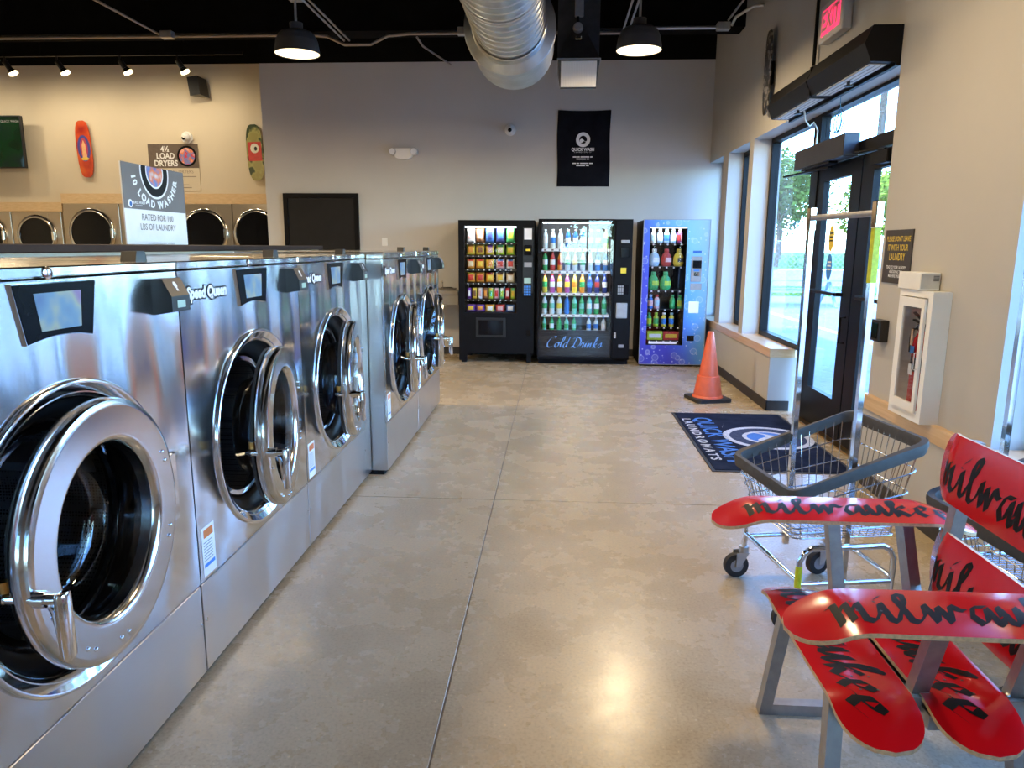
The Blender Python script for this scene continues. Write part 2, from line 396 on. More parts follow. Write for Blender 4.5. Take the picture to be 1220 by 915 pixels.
m = MB(); m.box((2.028, 6.852, 0), (2.04, YB, .097)); m.box((2.03, 6.852, 0), (2.24, 6.865, .097))
m.box((2.033, -4.0, 0), (2.045, 4.79, .097))
struct(m.build('baseboard_right', 'baseboard'), 'dark brown rubber baseboard along the right wall', 'baseboard')
struct(MB().box((-4.1, YB-.012, 0), (2.03, YB, .10)).build('baseboard_back', 'baseboard'), 'dark brown rubber baseboard along the back wall', 'baseboard')
# wall behind the camera with a wide shop window
m = MB(); m.box((XL, YF-.2, 0), (2.4, YF, .6)); m.box((XL, YF-.2, 2.7), (2.4, YF, ZC))
for x0, x1 in ((XL, .1), (1.9, 2.4)): m.box((x0, YF-.2, .6), (x1, YF, 2.7))
struct(m.build('wall_front', 'wall_grey'), 'grey front wall with shop windows', 'wall')
# black beam across the ceiling
struct(MB().box((XL, 8.75, 3.95), (XR, 9.05, ZC)).build('trim_1', 'ceiling_black'), 'black ceiling beam in front of the back wall', 'beam')
# maple trim over the dryers
m = MB(); m.box((-7.52, YBEIGE-.05, 2.137), (-4.1, YBEIGE, 2.285)); struct(m.build('trim_2', 'maple_light'), 'maple board above the tall dryers', 'trim')
m = MB(); m.box((XL, YBEIGE-.05, 2.02), (-7.52, YBEIGE, 2.156)); struct(m.build('trim_3', 'maple_light'), 'lower maple board above the short dryers beneath the television', 'trim')
# ------------------------------------------------------------------ windows
def window(n, y0, y1, label, z0=.597, z1=2.655, mull=(), tr=None):
    w = thing('window_%d' % n, label, 'window', (XW, 0, 0)); w['kind'] = 'structure'
    m = MB(); fw = .05
    m.box((-.03, y0, z0), (.05, y0+fw, z1)); m.box((-.03, y1-fw, z0), (.05, y1, z1))
    m.box((-.03, y0+fw, z0), (.05, y1-fw, z0+fw)); m.box((-.03, y0+fw, z1-fw), (.05, y1-fw, z1))
    for y in mull: m.box((-.03, y-.03, z0+fw), (.05, y+.03, z1-fw))
    m.build('window_frame', 'frame_black', w)
    e = [y0+fw] + [v for y in mull for v in (y-.03, y+.03)] + [y1-fw]
    for k in range(0, len(e), 2): MB().box((.008, e[k], z0+fw), (.014, e[k+1], z1-fw)).build('pane', 'window_glass', w)
    return w
window(1, 9.48, YB, 'narrow window between the back wall and the first pier')
window(2, 8.23, 9.2, 'narrow window between the two slim piers')
window(3, 6.72, 8.06, 'tall window beside the glass entrance doors')
window(4, 1.05, 3.42, 'wide window at the right edge beside the carts', .595, 2.655, (2.2,))
def fwindow(n, x0, x1, label):
    w = thing('window_%d' % n, label, 'window', (0, YF-.1, 0)); w['kind'] = 'structure'; m = MB()
    m.box((x0, -.04, .6), (x0+.05, .04, 2.7)); m.box((x1-.05, -.04, .6), (x1, .04, 2.7)); m.box((x0, -.04, .6), (x1, .04, .65)); m.box((x0, -.04, 2.65), (x1, .04, 2.7))
    m.box(((x0+x1)/2-.03, -.04, .65), ((x0+x1)/2+.03, .04, 2.65)); m.build('window_frame', 'frame_black', w)
    MB().box((x0+.05, -.003, .65), (x1-.05, .003, 2.65)).build('pane', 'window_glass', w)
fwindow(5, .1, 1.9, 'shop window in the front wall near the corner')
# transom above the doors
w = thing('window_6', 'transom window above the entrance doors', 'window', (XW, 0, 0)); w['kind'] = 'structure'
m = MB(); m.box((-.04, 4.78, 2.22), (.06, 6.72, 2.31)); m.box((-.03, 4.78, 2.63), (.05, 6.72, 2.655)); m.box((-.03, 6.6, 0), (.05, 6.72, 2.63)); m.box((-.03, 4.78, 0), (.05, 4.84, 2.22)); m.box((-.03, 4.78, 2.31), (.05, 4.83, 2.63))
m.build('window_frame', 'frame_black', w); MB().box((.008, 4.83, 2.31), (.014, 6.6, 2.63)).build('pane', 'window_glass', w)
# ------------------------------------------------------------------ entrance doors
def leaf(n, y0, y1, g0, g1, label, stickers=False, hinge_hi=True):
    d = thing('door_%d' % n, label, 'door', (XW, 0, 0)); d['kind'] = 'structure'; m = MB()
    m.box((-.02, y0, .012), (.03, g0, 2.21)); m.box((-.02, g1, .012), (.03, y1, 2.21)); m.box((-.02, g0, .012), (.03, g1, .325)); m.box((-.02, g0, 2.085), (.03, g1, 2.21))
    m.build('door_frame', 'frame_black', d)
    MB().box((.002, g0, .325), (.008, g1, 2.085)).build('pane', 'window_glass', d)
    MB().tube([(-.07, g0, 1.17), (-.07, g1, 1.17)], .014, 0, 8).box((-.07, g0-.03, 1.155), (-.02, g0, 1.185)).box((-.07, g1, 1.155), (-.02, g1+.03, 1.185)).build('push_bar', 'frame_black', d)
    MB().tube([(-.02, y0+.04 if not hinge_hi else y0+.05, 1.0), (-.06, y0+.05, 1.0), (-.06, y0+.05, .8), (-.02, y0+.05, .8)], .008, 0, 6).build('pull_handle', 'black_metal', d)
    if stickers:
        for z, mt in ((1.61, 'gold_print'), (1.375, 'blue_print')):
            a = [(-.0005, (g0+g1)/2+.07+.065*math.cos(t*math.pi/10), z+.108*math.sin(t*math.pi/10)) for t in range(20)]
            s = MB(); s.face(a)
            o = s.build('door_sticker', mt, d)
            q = MB()
            for k in range(3): q.box((-.0012, (g0+g1)/2+.03, z+.035-.03*k), (-.0008, (g0+g1)/2+.11, z+.047-.03*k))
            q.build('sticker_print', 'ink_black' if mt == 'gold_print' else 'white_print', o)
    return d
leaf(1, 5.69, 6.6, 5.875, 6.45, 'glass entrance door leaf with oval stickers next to the tall window', True)
leaf(2, 4.84, 5.67, 5.0, 5.475, 'glass entrance door leaf partly hidden by the wall')
struct(MB().box((2.2, 4.8, 0), (2.34, 6.6, .014), 0, .004).build('threshold', 'brass'), 'tan metal threshold strip under the entrance doors', 'threshold')
# dark door in the back wall
d = thing('door_3', 'dark grey door in a black frame in the back wall', 'door', (-3.31, YB, 0)); d['kind'] = 'structure'
m = MB(); m.box((-.535, -.05, 0), (-.475, .0, 2.25)); m.box((.475, -.05, 0), (.535, 0, 2.25)); m.box((-.475, -.05, 2.19), (.475, 0, 2.25)); m.build('door_frame', 'black_metal', d)
MB().box((-.475, -.03, 0.01), (.475, -.002, 2.19)).build('door_panel', 'door_dark', d)
MB().tube([(.40, -.03, 1.0), (.40, -.08, 1.0), (.30, -.08, 1.0)], .01).build('door_handle', 'chrome', d)

# ================================================================== outside
struct(MB().box((2.34, -14, -.12), (5.2, 26, -.02)).build('pavement', 'pavement'), 'concrete pavement outside the entrance doors', 'pavement')
struct(MB().box((5.2, -14, -.14), (5.34, 26, -.015)).build('kerb', 'kerb_yellow'), 'yellow painted kerb along the pavement', 'kerb')
struct(MB().box((5.34, -14, -.25), (60, 26, -.12)).build('parking_lot', 'pavement'), 'pale parking lot outside the windows', 'ground')
m = MB(); m.grid([[(-60, y, z), (90, y, z)] for y, z in ((26, -.3), (26.05, .0), (28, .12), (28.2, .12))]); struct(m.build('verge', 'grass', smooth=30), 'green grass verge beyond the parking lot', 'grass')
m = MB(); m.grid([[(-60, y, z), (90, y, z)] for y, z in ((28.2, .11), (44, .30))]); struct(m.build('street', 'pavement'), 'pale street beyond the verge', 'street')
m = MB(); m.grid([[(-60, y, z), (120, y, z)] for y, z in ((44, .32), (50, .55), (90, 1.0))]); struct(m.build('lawn', 'grass', smooth=30), 'green lawn under the trees across the street', 'grass')
struct(MB().box((-60, -60, -.25), (60, YF-.2, -.1)).build('forecourt', 'pavement'), 'paved forecourt outside the front windows', 'ground')
def tree(loc, h, rad, lf, label, nleaf=2600, seed=1):
    rnd = random.Random(seed); t = thing('tree', label, 'tree', loc, 0, 'trees outside the windows')
    m = MB(); m.tube([(0, 0, -.3), (.05, 0, h*.25), (0, .1, h*.5), (.1, 0, h*.8)], [.22*h/9, .17*h/9, .12*h/9, .03], 0, 8)
    for k in range(7):
        a = k*2.4; z = h*(.32+.06*k); m.tube([(0, 0, z), (math.cos(a)*rad*.35, math.sin(a)*rad*.35, z+h*.1), (math.cos(a)*rad*.7, math.sin(a)*rad*.7, z+h*.16)], [.07*h/9, .05*h/9, .02], 0, 5)
    m.build('trunk', 'bark', t, smooth=60)
    blobs = []
    for k in range(13):
        a = rnd.uniform(0, 6.28); q = rnd.uniform(.1, .72); blobs.append((math.cos(a)*rad*q, math.sin(a)*rad*q, h*rnd.uniform(.38, .9), rad*rnd.uniform(.3, .48)))
    m = MB()
    for k in range(nleaf):
        bx, by, bz, br = rnd.choice(blobs); d = Vector((rnd.gauss(0, 1), rnd.gauss(0, 1), rnd.gauss(0, 1))).normalized()*br*rnd.uniform(.6, 1.05)
        c = Vector((bx, by, bz))+d; u = Vector((rnd.gauss(0, 1), rnd.gauss(0, 1), rnd.gauss(0, 1))).normalized(); w = u.orthogonal().normalized(); s = rnd.uniform(.10, .22)*h/9*1.6
        m.face([c-u*s, c+w*s*.55, c+u*s, c-w*s*.55])
    m.build('foliage', lf, t, kind='stuff', normals=False)
trees = [((13.6, 46, .35), 6.2, 2.6, 'leaf_green', 'full green tree seen through the tall window'), ((18.9, 46, .35), 5.6, 2.4, 'leaf_lime', 'yellow-green tree seen through the first door'),
         ((24.6, 48, .4), 6.6, 2.5, 'leaf_lime', 'large yellow-green tree seen through the second door'), ((18.5, 62, .6), 8.4, 4, 'leaf_green', 'tall dark green tree at the back of the lawn'),
         ((27, 64, .6), 7.5, 4, 'leaf_green', 'broad green tree behind the yellow-green ones'), ((30.6, 52, .5), 10.5, 2.6, 'leaf_autumn', 'orange autumn tree above the entrance door'),
         ((8.0, 48, .4), 9, 3.6, 'leaf_green', 'green tree behind the wall pier'), ((36, 47, .4), 9, 3.6, 'leaf_green', 'green tree far to the right outside')]
for k, (l, h, r, lf, lab) in enumerate(trees): tree(l, h, r, lf, lab, 2800, k)
tree((-.6, -11, -.1), 6.5, 2.6, 'leaf_green', 'green tree outside the front windows', 2000, 20); tree((3.6, -12, -.1), 7, 2.6, 'leaf_lime', 'yellow-green tree outside the front windows', 2000, 21)
# chain-link fence
f = thing('chain_fence', 'grey chain-link fence in front of the grass verge', 'fence', (4, 24.5, -.12))
for k in range(12):
    MB().cyl((k*2.2, 0, 0), (k*2.2, 0, 1.9), .03, 0, 8).build('post', 'zinc', f)
MB().cyl((0, 0, 1.88), (24.2, 0, 1.88), .022, 0, 6).build('top_rail', 'zinc', f)
m = MB()
for k in range(150):
    x = k*.17
    if x < 22.4: m.face([(x, .0, .05), (x+.008, 0, .05), (x+1.8, 0, 1.87), (x+1.792, 0, 1.87)]); m.face([(x+1.8, .004, .05), (x+1.808, .004, .05), (x+.008, .004, 1.87), (x, .004, 1.87)])
m.build('wire_mesh', 'zinc', f, kind='stuff', normals=False)
# picnic bench
b = thing('park_bench', 'blue-grey bench standing in front of the chain-link fence', 'bench', (6.7, 21.2, -.12))
for y, z in ((0, .72), (.2, .72), (.4, .72)): MB().box((-1.3, y, z), (1.7, y+.17, z+.05)).build('slat', 'bench_slat', b)
for y in (-.45, .85): MB().box((-1.3, y, .43), (1.7, y+.25, .47)).build('seat_slat', 'bench_slat', b)
for x in (-.9, 1.2): MB().bar((x, -.4, 0), (x, .3, .72), .07).bar((x, 1.0, 0), (x, .28, .72), .07).bar((x, -.4, .41), (x, 1.05, .41), .06).build('leg', 'bench_slat', b)
# utility pole
p = thing('utility_pole', 'grey wooden utility pole standing across the parking lot', 'pole', (15.2, 36.5, .3))
MB().cyl((0, 0, 0), (0, 0, 11), .2, 0, 12, .14).build('shaft', 'bark', p); MB().box((-1.1, -.06, 9.8), (1.1, .06, 9.95)).build('crossarm', 'bark', p)
# ================================================================== washers
def sector_plate(m, y0, y1, z0, z1, cy, cz, r, x0, x1, mi=0, n=64):
    """rectangular plate with a round hole, normal along x"""
    A, B = [], []
    for k in range(n):
        a = 2*math.pi*k/n; c, s = math.cos(a), math.sin(a)
        tx = ((y1-cy)/c if c > 1e-9 else (y0-cy)/c if c < -1e-9 else 1e9); tz = ((z1-cz)/s if s > 1e-9 else (z0-cz)/s if s < -1e-9 else 1e9)
        q = min(tx, tz); A.append((cy+c*r, cz+s*r)); B.append([cy+c*q, cz+s*q])
    for (yy, zz) in ((y0, z0), (y0, z1), (y1, z0), (y1, z1)):
        k = min(range(n), key=lambda i: (B[i][0]-yy)**2+(B[i][1]-zz)**2); B[k] = [yy, zz]
    m.grid([[(x1, *B[k]) for k in range(n)], [(x1, *A[k]) for k in range(n)], [(x0, *A[k]) for k in range(n)], [(x0, *B[k]) for k in range(n)]], mi, close_u=True, close_v=True)
def washer(y0, y1, xf, cyo, ang, label, ztop=1.474, brand=True, R=.33, hof=.342):
    w = y1-y0; t = thing('front_load_washer', label, 'washing machine', (xf, y0, 0), 0, 'stainless front-load washers in a row')
    e = .004; D = .98; cz = .79; cy = cyo
    m = MB()
    m.face([(-D, e, .03), (-.012, e, .03), (-.012, e, 1.44), (-D, e, 1.44)]); m.face([(-D, w-e, .03), (-.012, w-e, .03), (-.012, w-e, 1.44), (-D, w-e, 1.44)])
    m.face([(-D, e, .03), (-D, w-e, .03), (-D, w-e, 1.44), (-D, e, 1.44)]); m.face([(-D, e, .03), (-.012, e, .03), (-.012, w-e, .03), (-D, w-e, .03)])
    m.face([(-D, e, 1.44), (-.012, e, 1.44), (-.012, w-e, 1.44), (-D, w-e, 1.44)])
    m.build('cabinet', 'steel_lower', t)
    m = MB(); sector_plate(m, e, w-e, .362, 1.442, cy, cz, .365, -.014, 0); m.build('front_panel', 'steel', t)
    MB().box((-.016, e, .032), (-.001, w-e, .356), 0, .002).build('lower_panel', 'steel_lower', t)
    MB().box((-D, e, 1.447), (.004, w-e, ztop), 0, .004).build('top_panel', 'steel', t)
    MB().box((-D+.05, e, 0), (-.03, w-e, .03)).build('plinth', 'black_matte', t)
    bz = MB(); bz.lathe([(.402, 0), (.402, .009), (.399, .013), (.392, .014), (.355, -.008), (.352, -.012), (.350, -.03)], (0, cy, cz), 'x', 72); bz.build('door_bezel', 'chrome', t, smooth=50)
    gk = MB(); gk.lathe([(.354, -.02), (.348, -.035), (.335, -.05), (.315, -.055), (.300, -.07), (.296, -.12)], (0, cy, cz), 'x', 64); gk.build('door_gasket', 'gasket', t, smooth=50)
    dr = MB(); dr.lathe([(.300, -.10), (.305, -.12), (.305, -.66), (.02, -.68), (.0005, -.68)], (0, cy, cz), 'x', 48)
    dr.build('drum', 'drum', t, smooth=40)
    for k in range(3):
        a = k*2*math.pi/3+.4; c, s = math.cos(a), math.sin(a); u = Vector((0, -s, c)); n = Vector((0, c, s)); o = Vector((0, cy, cz))
        MB().prism([o+n*.306+u*.06+Vector((-.15, 0, 0)), o+n*.25+u*.015+Vector((-.15, 0, 0)), o+n*.25-u*.015+Vector((-.15, 0, 0)), o+n*.306-u*.06+Vector((-.15, 0, 0))], (-.5, 0, 0)).build('lifter', 'steel_lower', t)
    rg = MB(); rg.lathe([(.288, -.09), (.288, -.075), (.27, -.075), (.27, -.09), (.288, -.09)], (0, cy, cz), 'x', 48); rg.build('drum_rim', 'chrome', t, smooth=40)
    # door, hinged on its far edge
    d = MB()
    d.lathe([(.235, -.035), (.30, -.035), (R-.006, -.03), (R, -.018), (R, .006), (R-.006, .016), (R-.02, .020), (.248, .020), (.238, .016), (.226, .0), (.222, -.05), (.235, -.05), (.235, -.035)], (0, -R, 0), 'x', 72)
    do = d.build('door', 'door_chrome', t, (.034, cy+hof, cz), (0, 0, math.radians(ang)), smooth=35)
    g = MB(); g.lathe([(.224, -.03), (.216, -.06), (.200, -.12), (.188, -.145), (.17, -.155), (.0005, -.16)], (0, -R, 0), 'x', 48); g.build('glass_bowl', 'door_glass', do, smooth=50)
    s = MB(); s.lathe([(.322, -.036), (.322, -.048), (.29, -.052), (.245, -.05), (.245, -.036)], (0, -R, 0), 'x', 48); s.build('door_seal', 'gasket', do, smooth=40)
    hd = MB(); hy = -2*R-.005; hz = -.03
    hd.tube([(-.045, hy+.02, hz), (.085, hy+.02, hz)], .013, 0, 14); hd.tube([(-.065, hy+.02, hz), (-.045, hy+.02, hz)], [.005, .016], 0, 14); hd.tube([(.02, hy+.02, hz), (.045, hy+.02, hz)], .019, 0, 14)
    hd.box((.066, hy+.002, hz-.145), (.092, hy+.040, hz+.018), 0, .010, 2)
    hd.tube([(.05, hy+.02, hz-.018), (.056, hy+.02, hz-.03), (.062, hy+.02, hz-.07), (.066, hy+.02, hz-.12)], .006, 0, 8)
    hd.build('door_handle', 'chrome', do, smooth=40)
    MB().cyl((-.045, hy+.02, hz+.016), (-.045, hy+.02, hz+.042), .012, 0, 12).build('latch_pin', 'brass', do)
    MB().box((-.03, -.035, -.11), (.018, .012, .11), 0, .006).build('hinge', 'chrome', do, smooth=40)
    bo = MB()
    for a in (20, 26, -20, -26, 200, 235, 242, 265, 272): bo.lathe([(.0065, .019), (.0065, .022), (.004, .0245), (.0003, .0245)], (0, -R+.30*math.cos(math.radians(a)), .30*math.sin(math.radians(a))), 'x', 8)
    bo.build('bolts', 'chrome', do, smooth=60, kind='stuff')
    # control panel
    c0 = cy-.006; P = [(c0-.147, 1.434), (c0+.147, 1.434), (c0+.118, 1.296)]
    arc = [(c0+.118-.236*k/10, 1.296+.013*math.sin(math.pi*k/10)) for k in range(11)]
    poly = [(c0-.147, 1.434), (c0+.147, 1.434)] + arc
    fr = MB(); fr.prism([(.0, c0+(y-c0)*1.02, 1.366+(z-1.366)*1.035) for y, z in poly], (.007, 0, 0)); cp = fr.build('control_panel', 'chrome', t)
    MB().prism([(.0072, y, z) for y, z in poly], (.0015, 0, 0)).build('panel_face', 'panel_black', cp)
    MB().prism([(.0088, c0-.085, 1.412), (.0088, c0+.085, 1.412), (.0088, c0+.075, 1.322), (.0088, c0-.07, 1.322)], (.0008, 0, 0)).build('screen', 'screen_iris', cp)
    # card reader at the far edge
    r0 = w-.152; rd = MB()
    rd.prism([(0, r0, 1.425), (.035, r0, 1.425), (.062, r0, 1.372), (.062, r0, 1.325), (0, r0, 1.315)], (0, .108, 0))
    ro = rd.build('card_reader', 'black_plastic', t)
    MB().box((.0625, r0+.03, 1.336), (.0635, r0+.078, 1.358)).build('reader_display', 'lcd', ro)
    lg = MB(); fn = lambda y, z: Vector((.0485-(z)*.027/.053, r0+.054+y, 1.3985+z)) + Vector((.0008, 0, .0005))
    lg.lathe([(.010, 0.0003), (.0003, .0003)], (0, 0, 0), 'x', 12)
    for v in lg.bm.verts: v.co = fn(v.co.y, v.co.z+.006)
    lg.face([fn(-.007, -.012), fn(.007, -.012), fn(.004, -.004), fn(-.004, -.004)])
    lg.build('reader_logo', 'white_print', ro)
    # badge lettering, label, vent, screws
    if brand:
        b = MB(); b.text('Speed Queen', lambda x, y: (.0025, .198+x, 1.365+y), 0, .053, .12, 'CENTER', 1.0, .003); b.text('Speed Queen', lambda x, y: (.0015, .198+x, 1.365+y), 1, .053, .12, 'CENTER', 1.0, .0075)
        b.build('badge_lettering', ['white_print', 'ink_black'], t, normals=False)
    lb = MB(); lb.box((.0003, .026, .372), (.0012, .118, .552)); lo = lb.build('instruction_label', 'white_print', t)
    MB().box((.0013, .04, .512), (.0016, .108, .542)).build('label_header', 'orange_print', lo)
    m = MB(); m.box((.0013, .034, .405), (.0016, .11, .418)); m.build('label_stripe', 'blue_print', lo)
    m = MB()
    for k in range(7): m.box((.0013, .036, .428+.011*k), (.0015, .10, .432+.011*k))
    m.build('label_text', 'wheel_grey', lo)
    m = MB(); m.prism([(-.13, w-.085, ztop), (-.13, w-.02, ztop), (-.13, w-.03, ztop+.032), (-.13, w-.075, ztop+.032)], (.05, 0, 0)); m.build('vent_cap', 'black_plastic', t)
    m = MB()
    for yy in (.02, w-.02): m.lathe([(.006, -.001), (.006, .003), (.0003, .004)], (0, yy, .22), 'x', 8)
    m.lathe([(.016, .003), (.016, .007), (.010, .010), (.0003, .010)], (0, cy-.03, 1.458), 'x', 14)
    m.build('screws', 'chrome', t, smooth=50, kind='stuff')
    return t
washer(1.10, 2.27, -1.216, .60, 3.0, 'nearest stainless washer, door ajar, largest in the picture', R=.3465, hof=.375)
washer(2.27, 3.373, -1.216, .578, 9, 'second stainless washer from the camera, door ajar')
washer(3.373, 4.478, -1.216, .578, 9, 'third stainless washer, last before the row steps forward')
washer(4.63, 5.745, -1.108, .578, 9, 'fourth stainless washer, first of the two standing further into the aisle', 1.487)
washer(5.745, 6.86, -1.108, .578, 11, 'farthest stainless washer, nearest to the snack machine', 1.487)
m = MB(); m.box((-2.19, 4.482, .03), (-1.219, 4.615, 1.472)); m.box((-2.15, 4.482, 0), (-1.25, 4.615, .03))
struct(m.build('trim_4', 'steel_lower'), 'steel filler panel in the gap between the third and fourth washers', 'panel')
# bulkhead behind the washers and its cap
struct(MB().box((-2.46, .2, 0), (-2.235, 6.80, 1.488)).build('wall_bulkhead', 'wall_beige'), 'low service bulkhead behind the row of washers', 'wall')
tag(MB().box((-2.50, .1, 1.4885), (-2.205, 6.84, 1.527), 0, .004).build('bulkhead_cap', 'cap_brown'), 'long dark brown ledge cap behind the washers', 'ledge')
# 10 load washer sign on the ledge
sg = thing('washer_sign', 'grey and white sign reading 10 load washer standing on the brown ledge', 'sign', (-2.30, 4.135, 1.528))
MB().box((-.004, -.325, 0), (.004, .325, .432), 0).build('board', 'white_print', sg)
MB().box((.0042, -.325, .19), (.005, .325, .432)).build('grey_field', 'grey_print', sg)
F = lambda y, z, x=.0056: (x, y, z)
m = MB()
def disc(m, cy, cz, r0, r1, x, mi, zmax=None, n=48):
    rows = []
    for k in range(n+1):
        a = 2*math.pi*k/n; p = (cy+r0*math.cos(a), cz+r0*math.sin(a)); q = (cy+r1*math.cos(a), cz+r1*math.sin(a))
        if zmax: p = (p[0], min(p[1], zmax)); q = (q[0], min(q[1], zmax))
        rows.append([(x, *p), (x, *q)])
    m.grid(rows, mi)
disc(m, 0, .405, .092, .138, .0054, 0, .431); disc(m, 0, .405, .138, .15, .0054, 1, .431); disc(m, 0, .405, .082, .092, .0054, 1, .431); disc(m, 0, .405, .0005, .082, .0054, 2, .431)
m.build('door_picture', ['black_metal', 'white_print', 'laundry_print'], sg, normals=False)
m = MB(); txt = '10 LOAD WASHER'; R0 = .20
wd = [.30 if c == ' ' else .38 if c == '1' else .8 if c in 'W' else .58 for c in txt]; tot = sum(wd); a = math.radians(-172); da = math.radians(164)/tot
for c, q in zip(txt, wd):
    am = a+da*q/2; a += da*q
    if c == ' ': continue
    rot = am+math.pi/2
    m.text(c, lambda x, y: (.0058, R0*1.12*math.cos(am)+x*math.cos(rot)-y*math.sin(rot), .400+R0*.90*math.sin(am)+x*math.sin(rot)+y*math.cos(rot)), 0, .056, 0, 'CENTER', 1, .003)
m.build('lettering', 'white_print', sg, normals=False)
m = MB(); m.text('RATED FOR 100', lambda x, y: F(x, .148+y), 0, .05, 0, 'CENTER', 1.0, 0, .95); m.text('LBS OF LAUNDRY', lambda x, y: F(x, .095+y), 0, .05, 0, 'CENTER', 1.0, 0, .95)
m.build('small_lettering', 'grey_print', sg, normals=False)
m = MB(); disc(m, -.265, .218, .0005, .022, .0056, 0); m.text('QUICK WASH', lambda x, y: F(x-.185, .225+y), 0, .02, 0, 'CENTER', 1, .0005); m.text('LAUNDROMATS', lambda x, y: F(x-.185, .21+y), 0, .009); disc(m, -.262, .216, .0005, .012, .0059, 1)
m.build('logo', ['white_print', 'blue_mid'], sg, normals=False)
m = MB(); m.box((.004, -.12, 0), (.03, .12, .012)); m.build('sign_foot', 'cabinet_glass', sg)

# ================================================================== dryers in the beige wall
def dryer(x0, x1, ztop, r, cz, label):
    t = thing('stack_dryer', label, 'dryer', ((x0+x1)/2, YBEIGE, 0), 0, 'stacked dryers in the beige wall'); w = (x1-x0)/2-.006
    for k, (za, zb, c) in enumerate(((ztop/2+.0, ztop, cz), (.05, ztop/2-.01, cz-ztop/2))):
        MB().box((-w, -.06, za), (w, -.002, zb), 0, .004).build('front_panel', 'steel_dryer', t)
        rg = MB(); rg.lathe([(r+.035, -.062), (r+.035, -.085), (r+.012, -.10), (r-.012, -.10), (r-.02, -.07)], (0, 0, c), 'y', 48); d = rg.build('door', 'door_chrome', t, smooth=40)
        g = MB(); g.lathe([(r, -.075), (r*.95, -.088), (.0005, -.092)], (0, 0, c), 'y', 40); g.build('door_glass', 'black_gloss', d, smooth=50)
        MB().box((r-.02, -.13, c-.07), (r+.02, -.095, c+.07), 0, .006).build('door_handle', 'chrome', d)
        MB().box((-.16, -.066, zb-.09), (.2, -.06, zb-.035)).build('control_strip', 'steel_dryer', t)
    MB().box((-w, -.05, 0), (w, -.002, .05)).build('kick_plate', 'black_matte', t)
    return t
dryer(-7.504, -6.615, 2.135, .33, 1.70, 'leftmost tall stainless dryer under the raised maple board')
dryer(-6.615, -5.734, 2.135, .33, 1.70, 'tall stainless dryer mostly hidden behind the grey washer sign')
dryer(-5.734, -4.861, 2.135, .33, 1.70, 'tall stainless dryer directly right of the grey washer sign')
dryer(-4.861, -4.11, 2.135, .33, 1.70, 'tall stainless dryer against the grey wall corner')
dryer(-8.34, -7.54, 2.015, .28, 1.655, 'short stainless dryer under the television corner')
dryer(-9.14, -8.34, 2.015, .28, 1.655, 'short stainless dryer at the left edge of the picture')
# ================================================================== vending machines
def hollow(m, x0, x1, z0, z1, wx0, wx1, wz0, wz1, dep, mi=0):
    """cabinet with a window opening and a cavity behind it (front at y = 0)"""
    m.box((x0, 0, z0), (wx0, dep, z1), mi); m.box((wx1, 0, z0), (x1, dep, z1), mi); m.box((wx0, 0, wz1), (wx1, dep, z1), mi); m.box((wx0, 0, z0), (wx1, dep, wz0), mi)
    m.box((wx0, .52, wz0), (wx1, dep, wz1), mi)
# ---- snack machine
SX, SY = -.77, 9.50
sn = thing('snack_machine', 'black snack vending machine with colourful bags behind glass', 'vending machine', (SX, SY, 0))
m = MB(); hollow(m, -.497, .497, .13, 1.865, -.42, .268, .665, 1.79, .76); m.build('cabinet', 'black_metal', sn)
MB().box((-.42, .004, .665), (.268, .0043, 1.79)).build('glass_front', 'machine_glass', sn)
for x in (-.47, .40):
    for y in (.03, .65): MB().box((x, y, .0), (x+.07, y+.07, .13), 0, .006).build('leg', 'black_metal', sn)
m = MB(); m.prism([(-.497, .0, .13), (-.36, 0, .13), (-.44, 0, .03), (-.497, 0, .03)], (0, .03, 0)); m.build('corner_skirt', 'black_metal', sn)
m = MB(); m.box((-.27, -.02, .345), (.125, 0, .60)); m.build('flap_frame', 'black_plastic', sn)
MB().box((-.235, -.026, .375), (.09, -.018, .57), 0, .004).build('delivery_flap', 'black_gloss', sn)
MB().box((.345, -.012, .93), (.485, 0, 1.78), 0, .004).build('selection_panel', 'black_plastic', sn)
MB().box((.362, -.016, 1.62), (.462, -.012, 1.76)).build('price_card', 'white_print', sn)
MB().box((.362, -.03, 1.42), (.462, -.012, 1.55), 0, .006).build('card_reader', 'black_gloss', sn)
MB().box((.385, -.032, 1.475), (.445, -.03, 1.50)).build('reader_light', 'gold_print', sn)
MB().box((.365, -.02, 1.27), (.465, -.012, 1.33)).build('bill_slot', 'wheel_grey', sn)
MB().box((.365, -.018, 1.06), (.455, -.012, 1.13)).build('display', 'lcd', sn)
kp = MB()
for i in range(3):
    for j in range(4): kp.box((.365+i*.032, -.02, .90+j*.034), (.39+i*.032, -.012, .927+j*.034))
kp.build('keypad', 'blue_print', sn)
MB().box((.40, -.01, .37), (.455, 0, .45), 0, .003).build('coin_return', 'black_gloss', sn)
MB().box((-.41, .012, 1.765), (.258, .03, 1.788)).build('light_strip', 'led_white', sn)
rowz = [1.579, 1.419, 1.238, 1.06, .841, .672]
for k, z in enumerate(rowz):
    s = MB().box((-.415, .05, z-.014), (.262, .5, z-.004)).build('shelf', 'black_metal', sn)
    MB().box((-.415, .044, z-.022), (.262, .05, z-.002)).build('price_rail', 'black_plastic', s)
    q = MB()
    for i in range(9): q.box((-.39+i*.072, .042, z-.019), (-.372+i*.072, .044, z-.007))
    q.build('price_tags', 'white_print', s)
_bag = {}
